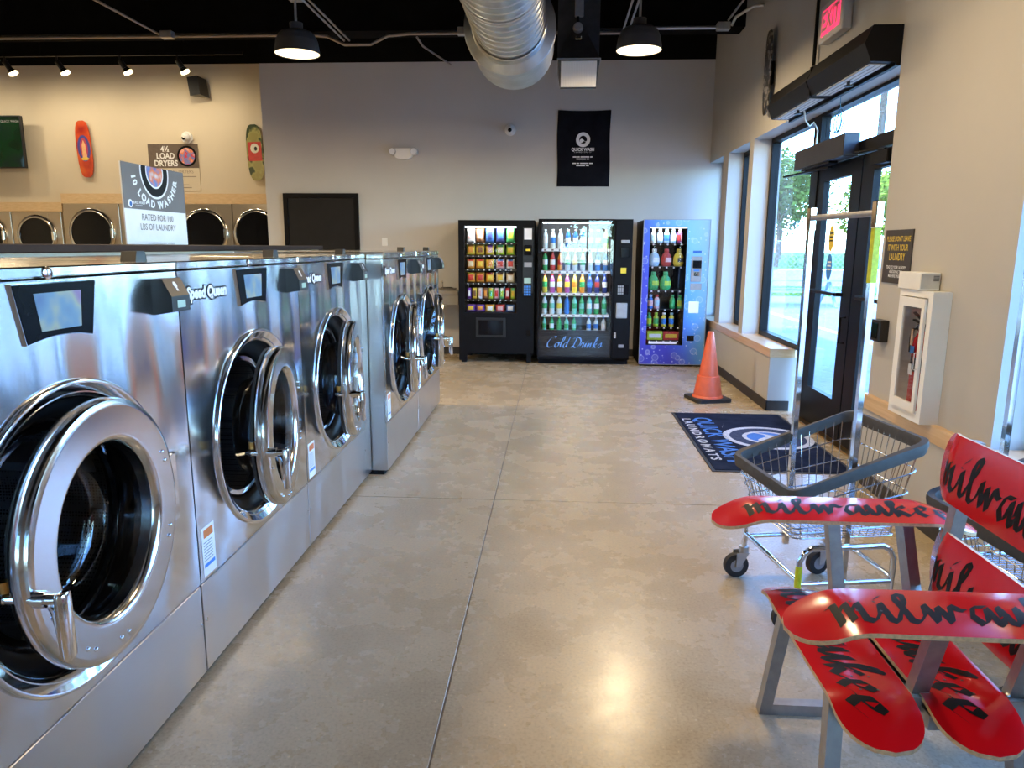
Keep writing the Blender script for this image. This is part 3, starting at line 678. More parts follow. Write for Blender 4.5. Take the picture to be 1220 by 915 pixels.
def bag_mesh(w, h, d):
    k = (w, h, d)
    if k not in _bag:
        m = MB(); nx, nz = 6, 9
        for sgn in (-1, 1):
            rows = []
            for j in range(nz):
                v = j/(nz-1); rows.append([((i/(nx-1)-.5)*w*(1-.08*math.sin(math.pi*v)), sgn*d/2*max(0, math.sin(math.pi*min(1, max(0, (v-.06)/.88))))**.6*max(0, math.sin(math.pi*i/(nx-1)))**.5, v*h) for i in range(nx)])
            m.grid(rows, lambda j, i: 1 if (2 <= j <= 5 and 1 <= i <= 3) else (2 if j >= 6 and 1 <= i <= 3 else 0))
        bmesh.ops.remove_doubles(m.bm, verts=m.bm.verts[:], dist=.0005); bmesh.ops.recalc_face_normals(m.bm, faces=m.bm.faces[:])
        me = bpy.data.meshes.new('snack_bag'); m.bm.to_mesh(me); m.bm.free(); me.shade_smooth()
        for c in ('white_print', 'white_print', 'white_print'): me.materials.append(MATS[c])
        _bag[k] = me
    return _bag[k]
def bag(x, z, w, h, cols, label, lean=.0, y=.10, cat='snack bag', name='snack_bag', rot=0):
    me = bag_mesh(w, h, .05 if w > .08 else .03); o = bpy.data.objects.new(name, me); COL.objects.link(o)
    o.location = (SX+x, SY+y, z); o.rotation_euler = (lean, rot, 0)
    for i, c in enumerate(cols):
        o.material_slots[i].link = 'OBJECT'; o.material_slots[i].material = cm(c)
    return tag(o, label, cat, 'snacks in the black vending machine')
OR, RD, YL, LM, CR, PK, PU, BL, WH, BR, GN, NV = (.80,.32,.04),(.62,.04,.03),(.85,.60,.06),(.45,.65,.04),(.80,.66,.42),(.75,.45,.45),(.16,.05,.38),(.05,.16,.50),(.82,.80,.78),(.22,.09,.04),(.08,.45,.16),(.04,.06,.22)
S5 = [-.345, -.222, -.092, .045, .18]
snack_rows = [
  ('top', [(WH,PK,PK,'pink and white'),(BR,CR,BR,'brown'),(BL,NV,WH,'bright blue'),(NV,BL,WH,'dark blue'),(GN,LM,WH,'green')]),
  ('second', [(YL,OR,OR,'yellow-orange'),(YL,BR,OR,'yellow and brown'),(YL,PK,PU,'yellow and violet'),(LM,CR,GN,'lime'),(LM,YL,GN,'pale lime')]),
  ('third', [(OR,CR,RD,'orange'),(OR,YL,RD,'orange-red'),(YL,OR,OR,'golden'),(PK,RD,BL,'pink and blue'),(WH,RD,BL,'white, red and blue')]),
  ('fourth', [(OR,RD,YL,'orange with red print'),(OR,RD,OR,'deep orange'),(OR,YL,RD,'orange and yellow'),(CR,YL,BR,'cream'),(CR,WH,BR,'pale cream')])]
for k, (rn, items) in enumerate(snack_rows):
    for i, (a, b, c, nm) in enumerate(items):
        h = .20 if k == 0 else .135
        bag(S5[i], rowz[k], .118, h, (a, b, c), '%s snack bag, %s from left, %s shelf of the snack machine' % (nm, ORD[i], rn), lean=-.06+.02*(i % 3))
r5 = [(PU,WH,PU,'violet'),(YL,BR,YL,'gold'),(WH,PK,WH,'white'),(BR,OR,BR,'brown'),(LM,GN,YL,'lime'),(PK,RD,PK,'pink'),(GN,LM,WH,'green'),(RD,WH,RD,'red'),(LM,YL,GN,'yellow-green')]
for i, (a, b, c, nm) in enumerate(r5): bag(-.37+i*.073, rowz[4], .062, .15, (a, b, c), '%s candy bar, %s from left on the fifth shelf of the snack machine' % (nm, ORD[i]), cat='candy bar', name='candy_bar')
r6 = [(PU,YL,PU,'violet'),(PU,OR,PU,'dark violet'),(YL,WH,OR,'yellow'),(RD,PK,RD,'red'),(BL,WH,BL,'blue')]
for i, (a, b, c, nm) in enumerate(r6): bag(S5[i], rowz[5], .125, .10, (a, b, c), '%s snack pouch, %s from left on the bottom shelf of the snack machine' % (nm, ORD[i]), cat='snack bag', name='snack_pouch')
area('snack_light', (SX-.08, SY+.05, 1.76), .6, 5, (1, .97, .92), (0, .35, -1), None, 'RECTANGLE', .04)
# ---- bottles
_bot = {}
def bottle_mesh(kind):
    if kind in _bot: return _bot[kind]
    m = MB()
    if kind == 'soda': prof = [(.026, 0), (.033, .006), (.032, .06), (.0325, .07), (.0325, .125), (.033, .135), (.031, .155), (.022, .185), (.0135, .205), (.0135, .213), (.0155, .214), (.0155, .232), (.0005, .233)]; idx = lambda i, j: 1 if 3 <= i < 5 else 2 if i >= 9 else 0
    elif kind == 'jug': prof = [(.04, 0), (.062, .01), (.075, .06), (.072, .12), (.055, .165), (.03, .19), (.028, .195), (.034, .196), (.03, .24), (.0005, .242)]; idx = lambda i, j: 1 if 2 <= i < 3 and (j < 5 or j >= 10) else 2 if i >= 6 else 0
    else: prof = [(.03, 0), (.042, .005), (.042, .04), (.042, .13), (.036, .16), (.02, .18), (.02, .185), (.026, .186), (.026, .22), (.0005, .222)]; idx = lambda i, j: 1 if 2 <= i < 3 else 2 if i >= 6 else 0
    m.lathe(prof, (0, 0, 0), 'z', 14, idx, cap0=True)
    bmesh.ops.recalc_face_normals(m.bm, faces=m.bm.faces[:]); me = bpy.data.meshes.new('bottle'); m.bm.to_mesh(me); m.bm.free(); me.shade_smooth()
    if kind == 'jug':
        for v in me.vertices: v.co.y *= .55
    for c in range(3): me.materials.append(MATS['white_print'])
    _bot[kind] = me; return me
def bottle(kind, loc, cols, label, group, sc=1.0, cat='bottle', name='drink_bottle'):
    o = bpy.data.objects.new(name, bottle_mesh(kind)); COL.objects.link(o); o.location = loc; o.scale = (sc, sc, sc)
    for i, c in enumerate(cols): o.material_slots[i].link = 'OBJECT'; o.material_slots[i].material = cm(c, .2)
    return tag(o, label, cat, group)
# ---- cold drinks machine
DX, DY = .38, 9.47
dk = thing('drinks_machine', 'tall black cold drinks vending machine full of bottles', 'vending machine', (DX, DY, 0))
m = MB(); hollow(m, -.603, .603, .07, 1.88, -.565, .335, .37, 1.845, .79); m.build('cabinet', 'black_metal', dk)
MB().box((-.59, .05, 0), (.59, .76, .07)).build('base', 'black_matte', dk)
MB().box((-.588, -.0125, .105), (.36, -.0122, 1.862)).build('glass_front', 'machine_glass', dk)
m = MB(); m.box((-.603, -.03, .07), (.375, 0, .105)); m.box((-.603, -.03, 1.862), (.375, 0, 1.88)); m.box((-.603, -.03, .105), (-.588, 0, 1.862)); m.box((.36, -.03, .105), (.375, 0, 1.862)); m.build('door_frame', 'black_metal', dk)
MB().box((-.588, -.0035, .105), (.36, -.0005, .455)).build('lower_panel', 'drink_panel', dk)
SCRIPT = {'C': (1.15, [[(1.05, 1.75), (1.1, 1.95), (.85, 2.0), (.4, 1.6), (.12, .9), (.2, .2), (.55, .0), (1.0, .3), (1.15, .45)]]),
 'o': (.75, [[(.5, .9), (.2, .8), (.08, .35), (.25, .02), (.5, .15), (.62, .6), (.5, .9), (.75, .8)]]), 'l': (.5, [[(.0, .4), (.45, 1.3), (.5, 1.95), (.35, 1.9), (.18, .9), (.2, .1), (.5, .25)]]),
 'd': (.85, [[(.55, .85), (.25, .85), (.08, .4), (.2, .02), (.45, .25), (.75, 1.95), (.58, .7), (.58, .1), (.85, .3)]]), ' ': (.35, []),
 'D': (1.3, [[(.55, 1.8), (.45, 1.0), (.3, .1), (.1, .15), (.25, .3), (.7, .0), (1.15, .5), (1.25, 1.2), (.95, 1.8), (.4, 1.95), (.1, 1.6)]]), 'r': (.6, [[(.0, .3), (.2, .95), (.25, .8), (.45, .85), (.38, .2), (.45, .05), (.6, .25)]]),
 'i': (.42, [[(.0, .3), (.2, .85), (.16, .1), (.42, .3)], [(.3, 1.2), (.34, 1.28)]]), 'n': (.8, [[(.0, .3), (.15, .85), (.1, .0), (.35, .75), (.5, .8), (.48, .1), (.8, .35)]]),
 'k': (.75, [[(.0, .4), (.4, 1.4), (.42, 1.95), (.28, 1.8), (.12, .0)], [(.14, .4), (.45, .85), (.42, .55), (.2, .45), (.45, .05), (.75, .3)]]), 's': (.7, [[(.0, .3), (.35, .95), (.42, .5), (.4, .1), (.15, .05), (.3, .15), (.7, .35)]])}
m = MB(); x = 0; wt = sum(SCRIPT[c][0] for c in 'Cold Drinks'); sx = .74/wt
for c in 'Cold Drinks':
    for pl in SCRIPT[c][1]:
        P = [Vector(p) for p in pl]; Q = []
        for i in range(len(P)-1):      # smooth the stroke
            p0, p1, p2, p3 = P[max(i-1, 0)], P[i], P[i+1], P[min(i+2, len(P)-1)]
            for k in range(5): t_ = k/5; Q.append(.5*((2*p1)+(p2-p0)*t_+(2*p0-5*p1+4*p2-p3)*t_**2+(3*p1-p0-3*p2+p3)*t_**3))
        Q.append(P[-1])
        m.grid([[(-.49+(x+q.x+.22*q.y+.09*e)*sx, -.014, .225+(q.y+.07*e)*.072) for e in (-1, 1)] for q in Q])
    x += SCRIPT[c][0]
m.build('cold_drinks_lettering', 'blue_script', dk, normals=False)
MB().box((.38, -.03, .09), (.60, 0, 1.87), 0, .006).build('control_column', 'black_metal', dk)
MB().box((.455, -.045, 1.40), (.56, -.03, 1.53), 0, .004).build('bill_validator', 'black_gloss', dk)
MB().box((.455, -.048, 1.58), (.56, -.03, 1.62), 0, .004).build('bill_hood', 'wheel_grey', dk)
MB().box((.46, -.038, 1.20), (.53, -.03, 1.27)).build('price_display', 'gold_print', dk)
kp = MB()
for i in range(3):
    for j in range(4): kp.box((.43+i*.026, -.04, .93+j*.03), (.45+i*.026, -.03, .953+j*.03))
kp.build('keypad', 'wheel_grey', dk); MB().box((.515, -.04, .93), (.565, -.03, 1.05)).build('coin_slot', 'black_gloss', dk)
MB().box((.415, -.045, .62), (.56, -.03, .82), 0, .008).build('delivery_door', 'wheel_grey', dk)
MB().box((.395, -.045, .36), (.425, -.03, .44)).build('lock', 'chrome', dk); MB().box((.46, -.04, .235), (.53, -.03, .275)).build('coin_cup', 'wheel_grey', dk)
MB().box((-.55, .0, 1.825), (.32, .02, 1.843)).build('light_strip', 'led_white', dk)
MB().box((-.56, .50, .47), (.33, .519, 1.84)).build('liner', 'grey_print', dk)
drz = [1.508, 1.225, .938, .659, .405]
for z in drz:
    s = MB().box((-.56, .04, z-.03), (.33, .5, z-.004)).build('shelf', 'white_paint', dk); MB().box((-.56, .032, z-.034), (.33, .04, z-.002)).build('price_rail', 'white_print', s)
    q = MB()
    for i in range(9): q.box((-.53+i*.096, .030, z-.028), (-.50+i*.096, .032, z-.008))
    q.build('price_tags', 'grey_print', s)
CLR, GRN, RDD, YLW, BLU, AMB, NVY, MNT, VIO = (.62,.72,.76),(.05,.42,.14),(.50,.05,.05),(.75,.62,.08),(.04,.20,.62),(.70,.28,.04),(.03,.05,.22),(.20,.62,.48),(.32,.07,.28)
W_ = (.82, .84, .84)
drinks = [('top', [(CLR,W_,W_,'clear'),(CLR,BLU,W_,'clear blue-labelled'),(CLR,W_,W_,'pale'),(BLU,W_,W_,'blue'),(BLU,W_,W_,'deep blue'),(BLU,CLR,W_,'light blue'),(GRN,W_,W_,'green'),(GRN,LM,W_,'bright green'),(LM,GRN,W_,'lime')]),
  ('second', [(GRN,W_,RDD,'green'),(RDD,W_,RDD,'red'),(AMB,RDD,RDD,'amber'),(CLR,GRN,YLW,'yellow-capped clear'),(CLR,YLW,YLW,'yellow-capped'),(CLR,GRN,YLW,'yellow-capped pale'),(CLR,W_,CR,'cream-capped'),(BLU,W_,BLU,'blue'),(BLU,W_,W_,'white-capped blue')]),
  ('third', [(YLW,GRN,RDD,'red-capped yellow'),(VIO,CLR,RDD,'wine red'),(AMB,CLR,RDD,'red-capped amber'),(VIO,YLW,YLW,'yellow-capped violet'),(YLW,AMB,YLW,'yellow'),(AMB,GRN,AMB,'orange-capped'),(NVY,BLU,BLU,'navy'),(NVY,RDD,NVY,'dark navy'),(NVY,W_,NVY,'navy white-labelled')]),
  ('fourth', [(CLR,GRN,GRN,'clear green-labelled'),(CLR,MNT,GRN,'pale mint'),(CLR,YLW,YLW,'yellow-labelled clear'),(BLU,BLU,W_,'blue'),(MNT,GRN,GRN,'mint green'),(GRN,MNT,GRN,'green'),(MNT,W_,GRN,'light mint'),(GRN,W_,GRN,'white-labelled green'),(MNT,GRN,W_,'white-capped mint')]),
  ('bottom', [(MNT,GRN,GRN,'mint'),(GRN,W_,GRN,'green'),(GRN,GRN,LM,'lime-capped green'),(MNT,GRN,W_,'white-capped green'),(GRN,MNT,GRN,'mint-labelled'),None,(CLR,BLU,BLU,'clear blue-capped'),(CLR,BLU,W_,'clear white-capped'),(CLR,W_,BLU,'pale clear')])]
for k, (rn, items) in enumerate(drinks):
    for i, it in enumerate(items):
        if not it: continue
        a, b, c, nm = it
        bottle('soda', (DX-.515+i*.098, DY+.10, drz[k]), (a, b, c), '%s drink bottle, %s from left on the %s shelf of the cold drinks machine' % (nm, ORD[i], rn), 'bottles in the cold drinks machine', 1.05 if k < 4 else .93)
area('drinks_light', (DX-.115, DY+.045, 1.81), .8, 3.2, (.85, .95, 1), (0, .6, -1), None, 'RECTANGLE', .03)
area('drinks_light', (DX-.115, DY+.035, 1.17), .8, 2.2, (.85, .95, 1), (0, .6, -1), None, 'RECTANGLE', .02)
# ---- soap machine
PX, PY = 1.528, 9.42
sp = thing('soap_machine', 'blue bubble-printed laundry soap vending machine by the window', 'vending machine', (PX, PY, 0))
m = MB(); hollow(m, -.413, .413, .03, 1.872, -.335, .135, .28, 1.78, .82); m.build('cabinet', 'black_metal', sp)
MB().box((-.40, .03, 0), (.40, .78, .03)).build('base', 'black_matte', sp)
m = MB()
for a, b in (((-.413, -.012, .03), (-.335, 0, 1.872)), ((.135, -.012, .03), (.413, 0, 1.872)), ((-.335, -.012, 1.78), (.135, 0, 1.872)), ((-.335, -.012, .03), (.135, 0, .28))): m.box(a, b)
m.build('printed_front', 'bubble_print', sp)
m = MB(); m.box((-.42, -.016, .025), (-.413, .01, 1.879)); m.box((.413, -.016, .025), (.42, .01, 1.879)); m.box((-.413, -.016, 1.872), (.413, .01, 1.879)); m.box((-.413, -.016, .023), (.413, .01, .03)); m.build('edge_trim', 'wheel_grey', sp)
MB().box((-.335, .01, .28), (.135, .016, 1.78)).build('glass_front', 'cabinet_glass', sp)
MB().box((-.30, -.008, .295), (.06, .008, .325)).build('delivery_flap', 'white_print', sp)
MB().box((.20, -.022, 1.10), (.33, -.012, 1.42), 0, .004).build('payment_plate', 'wheel_grey', sp)
MB().box((.215, -.03, 1.27), (.325, -.022, 1.37), 0, .004).build('card_reader', 'black_gloss', sp)
MB().box((.23, -.03, 1.17), (.31, -.022, 1.225), 0, .004).build('coin_slot', 'chrome', sp); MB().box((.23, -.026, 1.235), (.30, -.022, 1.255)).build('display', 'blue_print', sp)
MB().box((.215, -.02, 1.46), (.32, -.012, 1.49)).build('sign_strip', 'blue_mid', sp)
MB().box((.20, -.016, 1.0), (.34, -.012, 1.08)).build('keypad_plate', 'wheel_grey', sp)
MB().box((.19, -.018, .70), (.32, -.012, .85), 0, .004).build('notice_panel', 'white_print', sp); MB().box((.19, -.022, .34), (.28, -.012, .41), 0, .004).build('coin_return', 'black_gloss', sp)
MB().box((-.335, .03, 1.77), (.135, .05, 1.78)).build('light_strip', 'led_white', sp)
spz = [1.58, 1.29, .986, .745, .512, .335]
for z in spz:
    s = MB().box((-.33, .05, z-.014), (.13, .5, z-.004)).build('shelf', 'black_metal', sp)
    q = MB()
    for i in range(5): q.box((-.29+i*.09, .045, z-.022), (-.27+i*.09, .05, z-.004))
    q.build('price_tags', 'white_print', s)
LB = (.42, .62, .80)
def soap(k, x, kind, cols, sc, label): bottle(kind, (PX+x, PY+.11, spz[k]), cols, label, 'soap in the bubble-printed machine', sc, 'bottle', 'detergent_bottle')
for i in range(5): soap(0, -.275+i*.083, 'tall', [(W_,LB,W_),(LB,W_,W_),(LB,BLU,LB),(LB,W_,W_),(VIO,RDD,PK)][i], .85, '%s softener bottle, %s from left on the top shelf of the soap machine' % (['white', 'pale blue', 'blue', 'light blue', 'violet'][i], ORD[i]))
for i, (c, nm) in enumerate((((LB,W_,W_),'pale blue'), ((RDD,PK,RDD),'red'), ((YLW,(.1,.1,.1),YLW),'yellow'))): soap(1, -.255+i*.155, 'jug', c, .92, '%s detergent jug on the second shelf of the soap machine' % nm)
for i, nm in enumerate(('left', 'right')): soap(2, -.255+i*.155, 'jug', (GRN, LM, GRN), .98, '%s green detergent jug on the third shelf of the soap machine' % nm)
for x, c, nm in ((-.28, (BLU,PK,LB), 'blue'), (-.2, (PK,LB,RDD), 'pink and blue'), (.0, (GRN,GRN,GRN), 'plain green'), (.095, (GRN,LM,GRN), 'lime-labelled green')): soap(3, x, 'tall', c, .82, '%s soap bottle on the fourth shelf of the soap machine' % nm)
for x, c, nm in ((-.29, (GRN,LM,GRN), 'dark green'), (-.20, (LM,GRN,LM), 'light green'), (-.10, (YLW,BLU,W_), 'yellow, nearer the green ones,'), (-.0, (YLW,BLU,LB), 'yellow, farther from the green ones,')): soap(4, x, 'tall', c, .82, '%s soap bottle on the fifth shelf of the soap machine' % nm)
for x, c, nm in ((-.21, LM, 'green'), (.0, RDD, 'red')):
    o = MB().box((-.1, 0, 0), (.1, .10, .115), 0, .003).build('detergent_box', cm(c), None, (PX+x, PY+.08, spz[5])); tag(o, '%s detergent box on the bottom shelf of the soap machine' % nm, 'box', 'soap in the bubble-printed machine')
    MB().box((-.075, -.001, .03), (.075, 0, .08)).build('box_print', 'white_print' if nm == 'green' else 'gold_print', o)
area('soap_light', (PX-.1, PY+.045, 1.755), .42, 2.2, (.8, .92, 1), (0, .3, -1), None, 'RECTANGLE', .03)
# ---- drinking fountain counter beside the snack machine
ct = thing('wall_counter', 'small grey wall counter with a tap left of the snack machine', 'counter', (-1.85, YB, 0))
MB().box((-.5, -.46, .88), (.53, -.012, .93), 0, .004).build('counter_top', 'laminate', ct); MB().box((-.5, -.44, .74), (.53, -.012, .88)).build('apron', 'laminate', ct)
MB().tube([(.28, -.2, .93), (.28, -.2, 1.03), (.28, -.24, 1.06), (.28, -.30, 1.05)], .012, 0, 8).build('tap', 'chrome', ct, smooth=50)
MB().lathe([(.11, 0), (.13, .03), (.135, .035)], (.36, -.27, .93), 'z', 20).build('basin_rim', 'chrome', ct, smooth=40)
# ================================================================== things on the back wall
bn = thing('wall_banner', 'black cloth banner with a white logo on the grey wall', 'banner', (.357, YB, 2.345))
m = MB(); rows = []
for j in range(13):
    rows.append([((i/10-.5)*.715*(1-.02*j/12*0)+.006*math.sin(j*.6), -.012-.008*math.sin(i*1.1+j*.25)*(1-j/13)-.004*math.sin(i*2.3), j/12*1.0-.012*math.sin(math.pi*i/10)*(j == 12)) for i in range(11)])
m.grid(rows); fb = m.build('cloth', 'banner_cloth', bn, smooth=60)
m = MB(); fy = -.024
def ring(m, cx, cz, r0, r1, y, mi, n=40): m.grid([[(cx+r0*math.cos(a*2*math.pi/n), y, cz+r0*math.sin(a*2*math.pi/n)), (cx+r1*math.cos(a*2*math.pi/n), y, cz+r1*math.sin(a*2*math.pi/n))] for a in range(n+1)], mi)
cz0 = .615; cx0 = -.01
ring(m, cx0, cz0, .052, .096, fy, 0); ring(m, cx0, cz0, .0005, .05, fy, 1)
m.grid([[(cx0-.045+.09*k/12, fy-.001, cz0-.03-.012*math.sin(k*.6)), (cx0-.045+.09*k/12, fy-.001, cz0-.005+.018*math.sin(k*.45))] for k in range(13)], 0)
m.build('banner_logo', ['white_print', 'banner_cloth'], bn, normals=False, kind='stuff'); m = MB()
m.text('QUICK WASH', lambda x, y: (cx0+x, fy, .487+y), 0, .058, 0, 'CENTER', .98, .002, .86); m.text('LAUNDROMATS', lambda x, y: (cx0+x, fy, .452+y), 0, .022, 0, 'CENTER', 1.6)
for k, ws in enumerate(((.05, .03, .12, .03), (.13, .03), (), (.05, .03, .11, .05), (.12, .04))):      # address lines, too small to read
    x = -sum(ws)/2-.012*(len(ws)-1)/2
    for w_ in ws: m.box((cx0+x, fy-.0003, .383-.028*k), (cx0+x+w_, fy, .398-.028*k)); x += w_+.012
m.build('banner_lettering', 'white_print', bn, normals=False, kind='stuff')
m = MB()
for x in (-.34, .34): m.lathe([(.008, -.03), (.008, -.02), (.003, -.015), (.003, 0)], (x, 0, .99), 'y', 8, 0, True)
m.build('pin', 'chrome', bn)
dc = thing('security_camera', 'white dome security camera high on the grey back wall', 'camera', (-.644, YB, 3.09))
MB().lathe([(.075, 0), (.075, -.03), (.06, -.04), (.0005, -.04)], (0, 0, .0), 'y', 24).build('mount', 'white_enamel', dc, smooth=40)
m = MB(); m.lathe([(.0005+.058*math.sin(a*math.pi/10), -.06-.058*math.cos(a*math.pi/10)) for a in range(11)], (0, 0, 0), 'y', 20); m.build('ball', 'white_enamel', dc, smooth=60)
MB().lathe([(.028, -.110), (.024, -.118), (.0005, -.12)], (0, 0, -.012), 'y', 14).build('lens', 'black_gloss', dc, smooth=60)
em = thing('emergency_light', 'white twin-head emergency light on the grey wall above the dark door', 'emergency light', (-2.114, YB, 2.775))
m = MB(); pts = [(-.15, .05), (-.1, .075), (.1, .075), (.15, .05), (.11, -.045), (.06, -.065), (-.06, -.065), (-.11, -.045)]
m.prism([(x, -.07, z) for x, z in pts], (0, .07, 0)); m.build('housing', 'white_enamel', em)
for sx in (-1, 1):
    q = MB().lathe([(.045, -.03), (.05, -.10), (.044, -.11)], (sx*.15, 0, .03), 'y', 16, 0, True); l = q.build('lamp_head', 'white_enamel', em, smooth=40)
    MB().lathe([(.040, -.1085), (.0005, -.1105)], (sx*.15, 0, .03), 'y', 14).build('lens', 'white_print', l)
ou = tag(MB().box((-2.46, YB-.012, 1.53), (-2.38, YB, 1.64), 0, .003).build('switch_plate', 'white_enamel'), 'small pale switch plate right of the dark door', 'switch')
# ================================================================== things on the beige wall
tv = thing('television', 'wall-mounted flat television with a dark green picture', 'television', (-8.55, YBEIGE-.20, 2.64))
MB().box((-.66, -.03, 0), (.66, .03, .745), 0, .006).build('screen_housing', 'black_plastic', tv); MB().box((-.645, -.033, .015), (.645, -.0305, .73)).build('picture', 'tv_picture', tv)
MB().box((-.15, .03, .2), (.15, .20, .5)).build('wall_bracket', 'black_metal', tv)
m = MB(); m.text('QUICK WASH', lambda x, y: (.50+x, -.0338, .66+y), 0, .045); m.build('screen_lettering', 'wheel_grey', tv, normals=False)
def deck_pts(L, Wd, n=30):
    o = []
    for i in range(n): o.append(((Wd/2)*(abs(math.cos(2*math.pi*i/n))**.55)*(1 if math.cos(2*math.pi*i/n) >= 0 else -1), L/2*(abs(math.sin(2*math.pi*i/n))**.85)*(1 if math.sin(2*math.pi*i/n) >= 0 else -1)))
    return o
def wall_deck(loc, L, Wd, mat, tilt, label, art):
    t = thing('skateboard_deck', label, 'skateboard deck', loc); t.rotation_euler = (0, tilt, 0)
    m = MB(); m.prism([(x, -.05, z) for x, z in deck_pts(L, Wd)], (0, .012, 0)); m.build('deck', [mat], t)
    MB().box((-.03, -.038, -.1), (.03, 0, .1)).build('wall_mount', 'black_metal', t)
    for nm, poly, mt in art: q = MB(); q.face(poly); q.build(nm, mt, t, normals=False)
    return t
ell = lambda cx, cz, a, b, y, n=24: [(cx+a*math.cos(2*math.pi*k/n), y, cz+b*math.sin(2*math.pi*k/n)) for k in range(n)]
wall_deck((-7.075, YBEIGE, 2.93), .82, .235, 'deck_orange', math.radians(-2), 'orange and red skateboard deck with a blue oval on the beige wall',
    [('oval_print', ell(0, .01, .098, .19, -.0508), cm((.06, .06, .30))), ('halo_print', ell(0, .01, .06, .15, -.0512), cm((.45, .05, .10))), ('figure_print', [(-.035, -.0516, -.12), (.035, -.0516, -.12), (.028, -.0516, .06), (0, -.0516, .13), (-.028, -.0516, .06)], cm((.80, .45, .22))), ('base_print', ell(0, -.14, .06, .025, -.052, 12), cm((.80, .55, .08)))])
wall_deck((-4.46, YBEIGE, 2.875), .80, .25, 'deck_olive', math.radians(-2), 'olive green skateboard deck with a red square at the grey wall corner',
    [('square_print', [(-.1, -.0508, -.12), (.1, -.0508, -.12), (.1, -.0508, .15), (-.1, -.0508, .15)], cm((.55, .05, .04))), ('pale_print', ell(0, .06, .065, .07, -.0512, 14), cm((.75, .72, .62))), ('dark_print', ell(.015, .055, .022, .03, -.0516, 12), cm((.02, .02, .02)))])
ds = thing('dryer_sign', 'brown and cream sign reading 4½ load dryers on the beige wall', 'sign', (-5.727, YBEIGE, 2.33))
MB().box((-.385, -.012, 0), (.385, 0, .675)).build('board', 'wall_beige', ds); MB().box((-.385, -.0135, .33), (.385, -.012, .675)).build('brown_field', cm((.14, .105, .085)), ds)
m = MB()
for k, (s, z, sz) in enumerate((('4½', .60, .11), ('LOAD', .50, .115), ('DRYERS', .395, .115))): m.text(s, lambda x, y: (-.12+x, -.0145, z+y), 0, sz, 0, 'CENTER', 1, .004, .9)
m.build('lettering', 'white_print', ds, normals=False)
m = MB(); ring(m, .21, .50, .0005, .12, -.0148, 0); ring(m, .21, .50, .12, .15, -.0146, 1); m.build('door_picture', ['laundry_print', 'black_metal'], ds, normals=False)
m = MB(); m.text('REVERSING DRYERS', lambda x, y: (x, -.0135, .275+y), 0, .07, 0, 'CENTER', 1, 0, .95)
for k, ws in enumerate(((.2, .1, .22), (.1, .09), (), (.1, .12, .18), (.12, .1, .22))):
    x = -.25
    for w_ in ws: m.box((x, -.0137, .20-.04*k), (x+w_, -.0134, .212-.04*k)); x += w_+.03
m.build('small_lettering', cm((.30, .24, .18)), ds, normals=False, kind='stuff')
c2 = thing('security_camera', 'white dome security camera above the dryer sign on the beige wall', 'camera', (-5.49, YBEIGE, 3.095))
MB().lathe([(.085, 0), (.085, -.035), (.0005, -.04)], (0, 0, 0), 'y', 20).build('mount', 'white_enamel', c2, smooth=40)
m = MB(); m.lathe([(.0005+.062*math.sin(a*math.pi/10), -.06-.062*math.cos(a*math.pi/10)) for a in range(11)], (0, 0, 0), 'y', 18); m.build('ball', 'white_enamel', c2, smooth=60); MB().lathe([(.026, -.115), (.0005, -.124)], (-.01, 0, -.02), 'y', 12).build('lens', 'black_gloss', c2)
sk = thing('wall_speaker', 'black loudspeaker angled on the beige wall', 'loudspeaker', (-5.19, YBEIGE, 3.76))
m = MB(); m.prism([(-.10, -.30, .12), (.05, -.30, .14), (.10, -.12, .12), (-.04, -.12, .14)], (.02, .02, -.25)); m.build('housing', 'black_plastic', sk); MB().box((-.02, -.14, -.02), (.04, 0, .05)).build('bracket', 'black_metal', sk)
# ---- track lights over the dryers
tk = thing('light_track', 'thin black lighting track above the dryers', 'track', (0, 10.0, 4.02)); MB().box((XL, -.02, 0), (-4.2, .02, .035)).build('rail', 'black_metal', tk)
m = MB()
for x in (-9, -7, -5): m.cyl((x, 0, .03), (x, 0, ZC-4.02), .008, 0, 6)
m.build('hanger', 'black_metal', tk)
for i, x in enumerate((-7.435, -6.696, -5.814, -5.021, -8.4)):
    t = thing('track_spotlight', ['black track spotlight above the television', 'track spotlight above the orange deck', 'second track spotlight right of the orange deck', 'track spotlight nearest the loudspeaker', 'track spotlight beyond the left picture edge'][i], 'spotlight', (x-.08, 10.0, 4.02), 0, 'spotlights on the ceiling track')
    MB().cyl((0, 0, 0), (0, 0, -.07), .012, 0, 8).cyl((0, 0, -.06), (.05, .02, -.15), .035, 0, 12).build('socket', 'black_plastic', t)
    MB().tube([(.05, .02, -.15), (.07, .035, -.185)], [.03, .058], 0, 16).build('bulb_neck', 'chrome', t, smooth=60)
    MB().tube([(.07, .035, -.185), (.082, .045, -.215), (.087, .05, -.228)], [.058, .062, .03], 0, 16).build('bulb_face', 'bulb_glow', t, smooth=60)
    l = bpy.data.lights.new('spot_light', 'SPOT'); l.energy = 32; l.color = (1, .83, .56); l.spot_size = math.radians(150); l.spot_blend = 1.0; l.shadow_soft_size = .05
    o = bpy.data.objects.new('spot_light', l); COL.objects.link(o); o.parent = t; o.location = (.095, .06, -.25); o.rotation_euler = Vector((.05, .60, -.8)).to_track_quat('-Z', 'Y').to_euler()
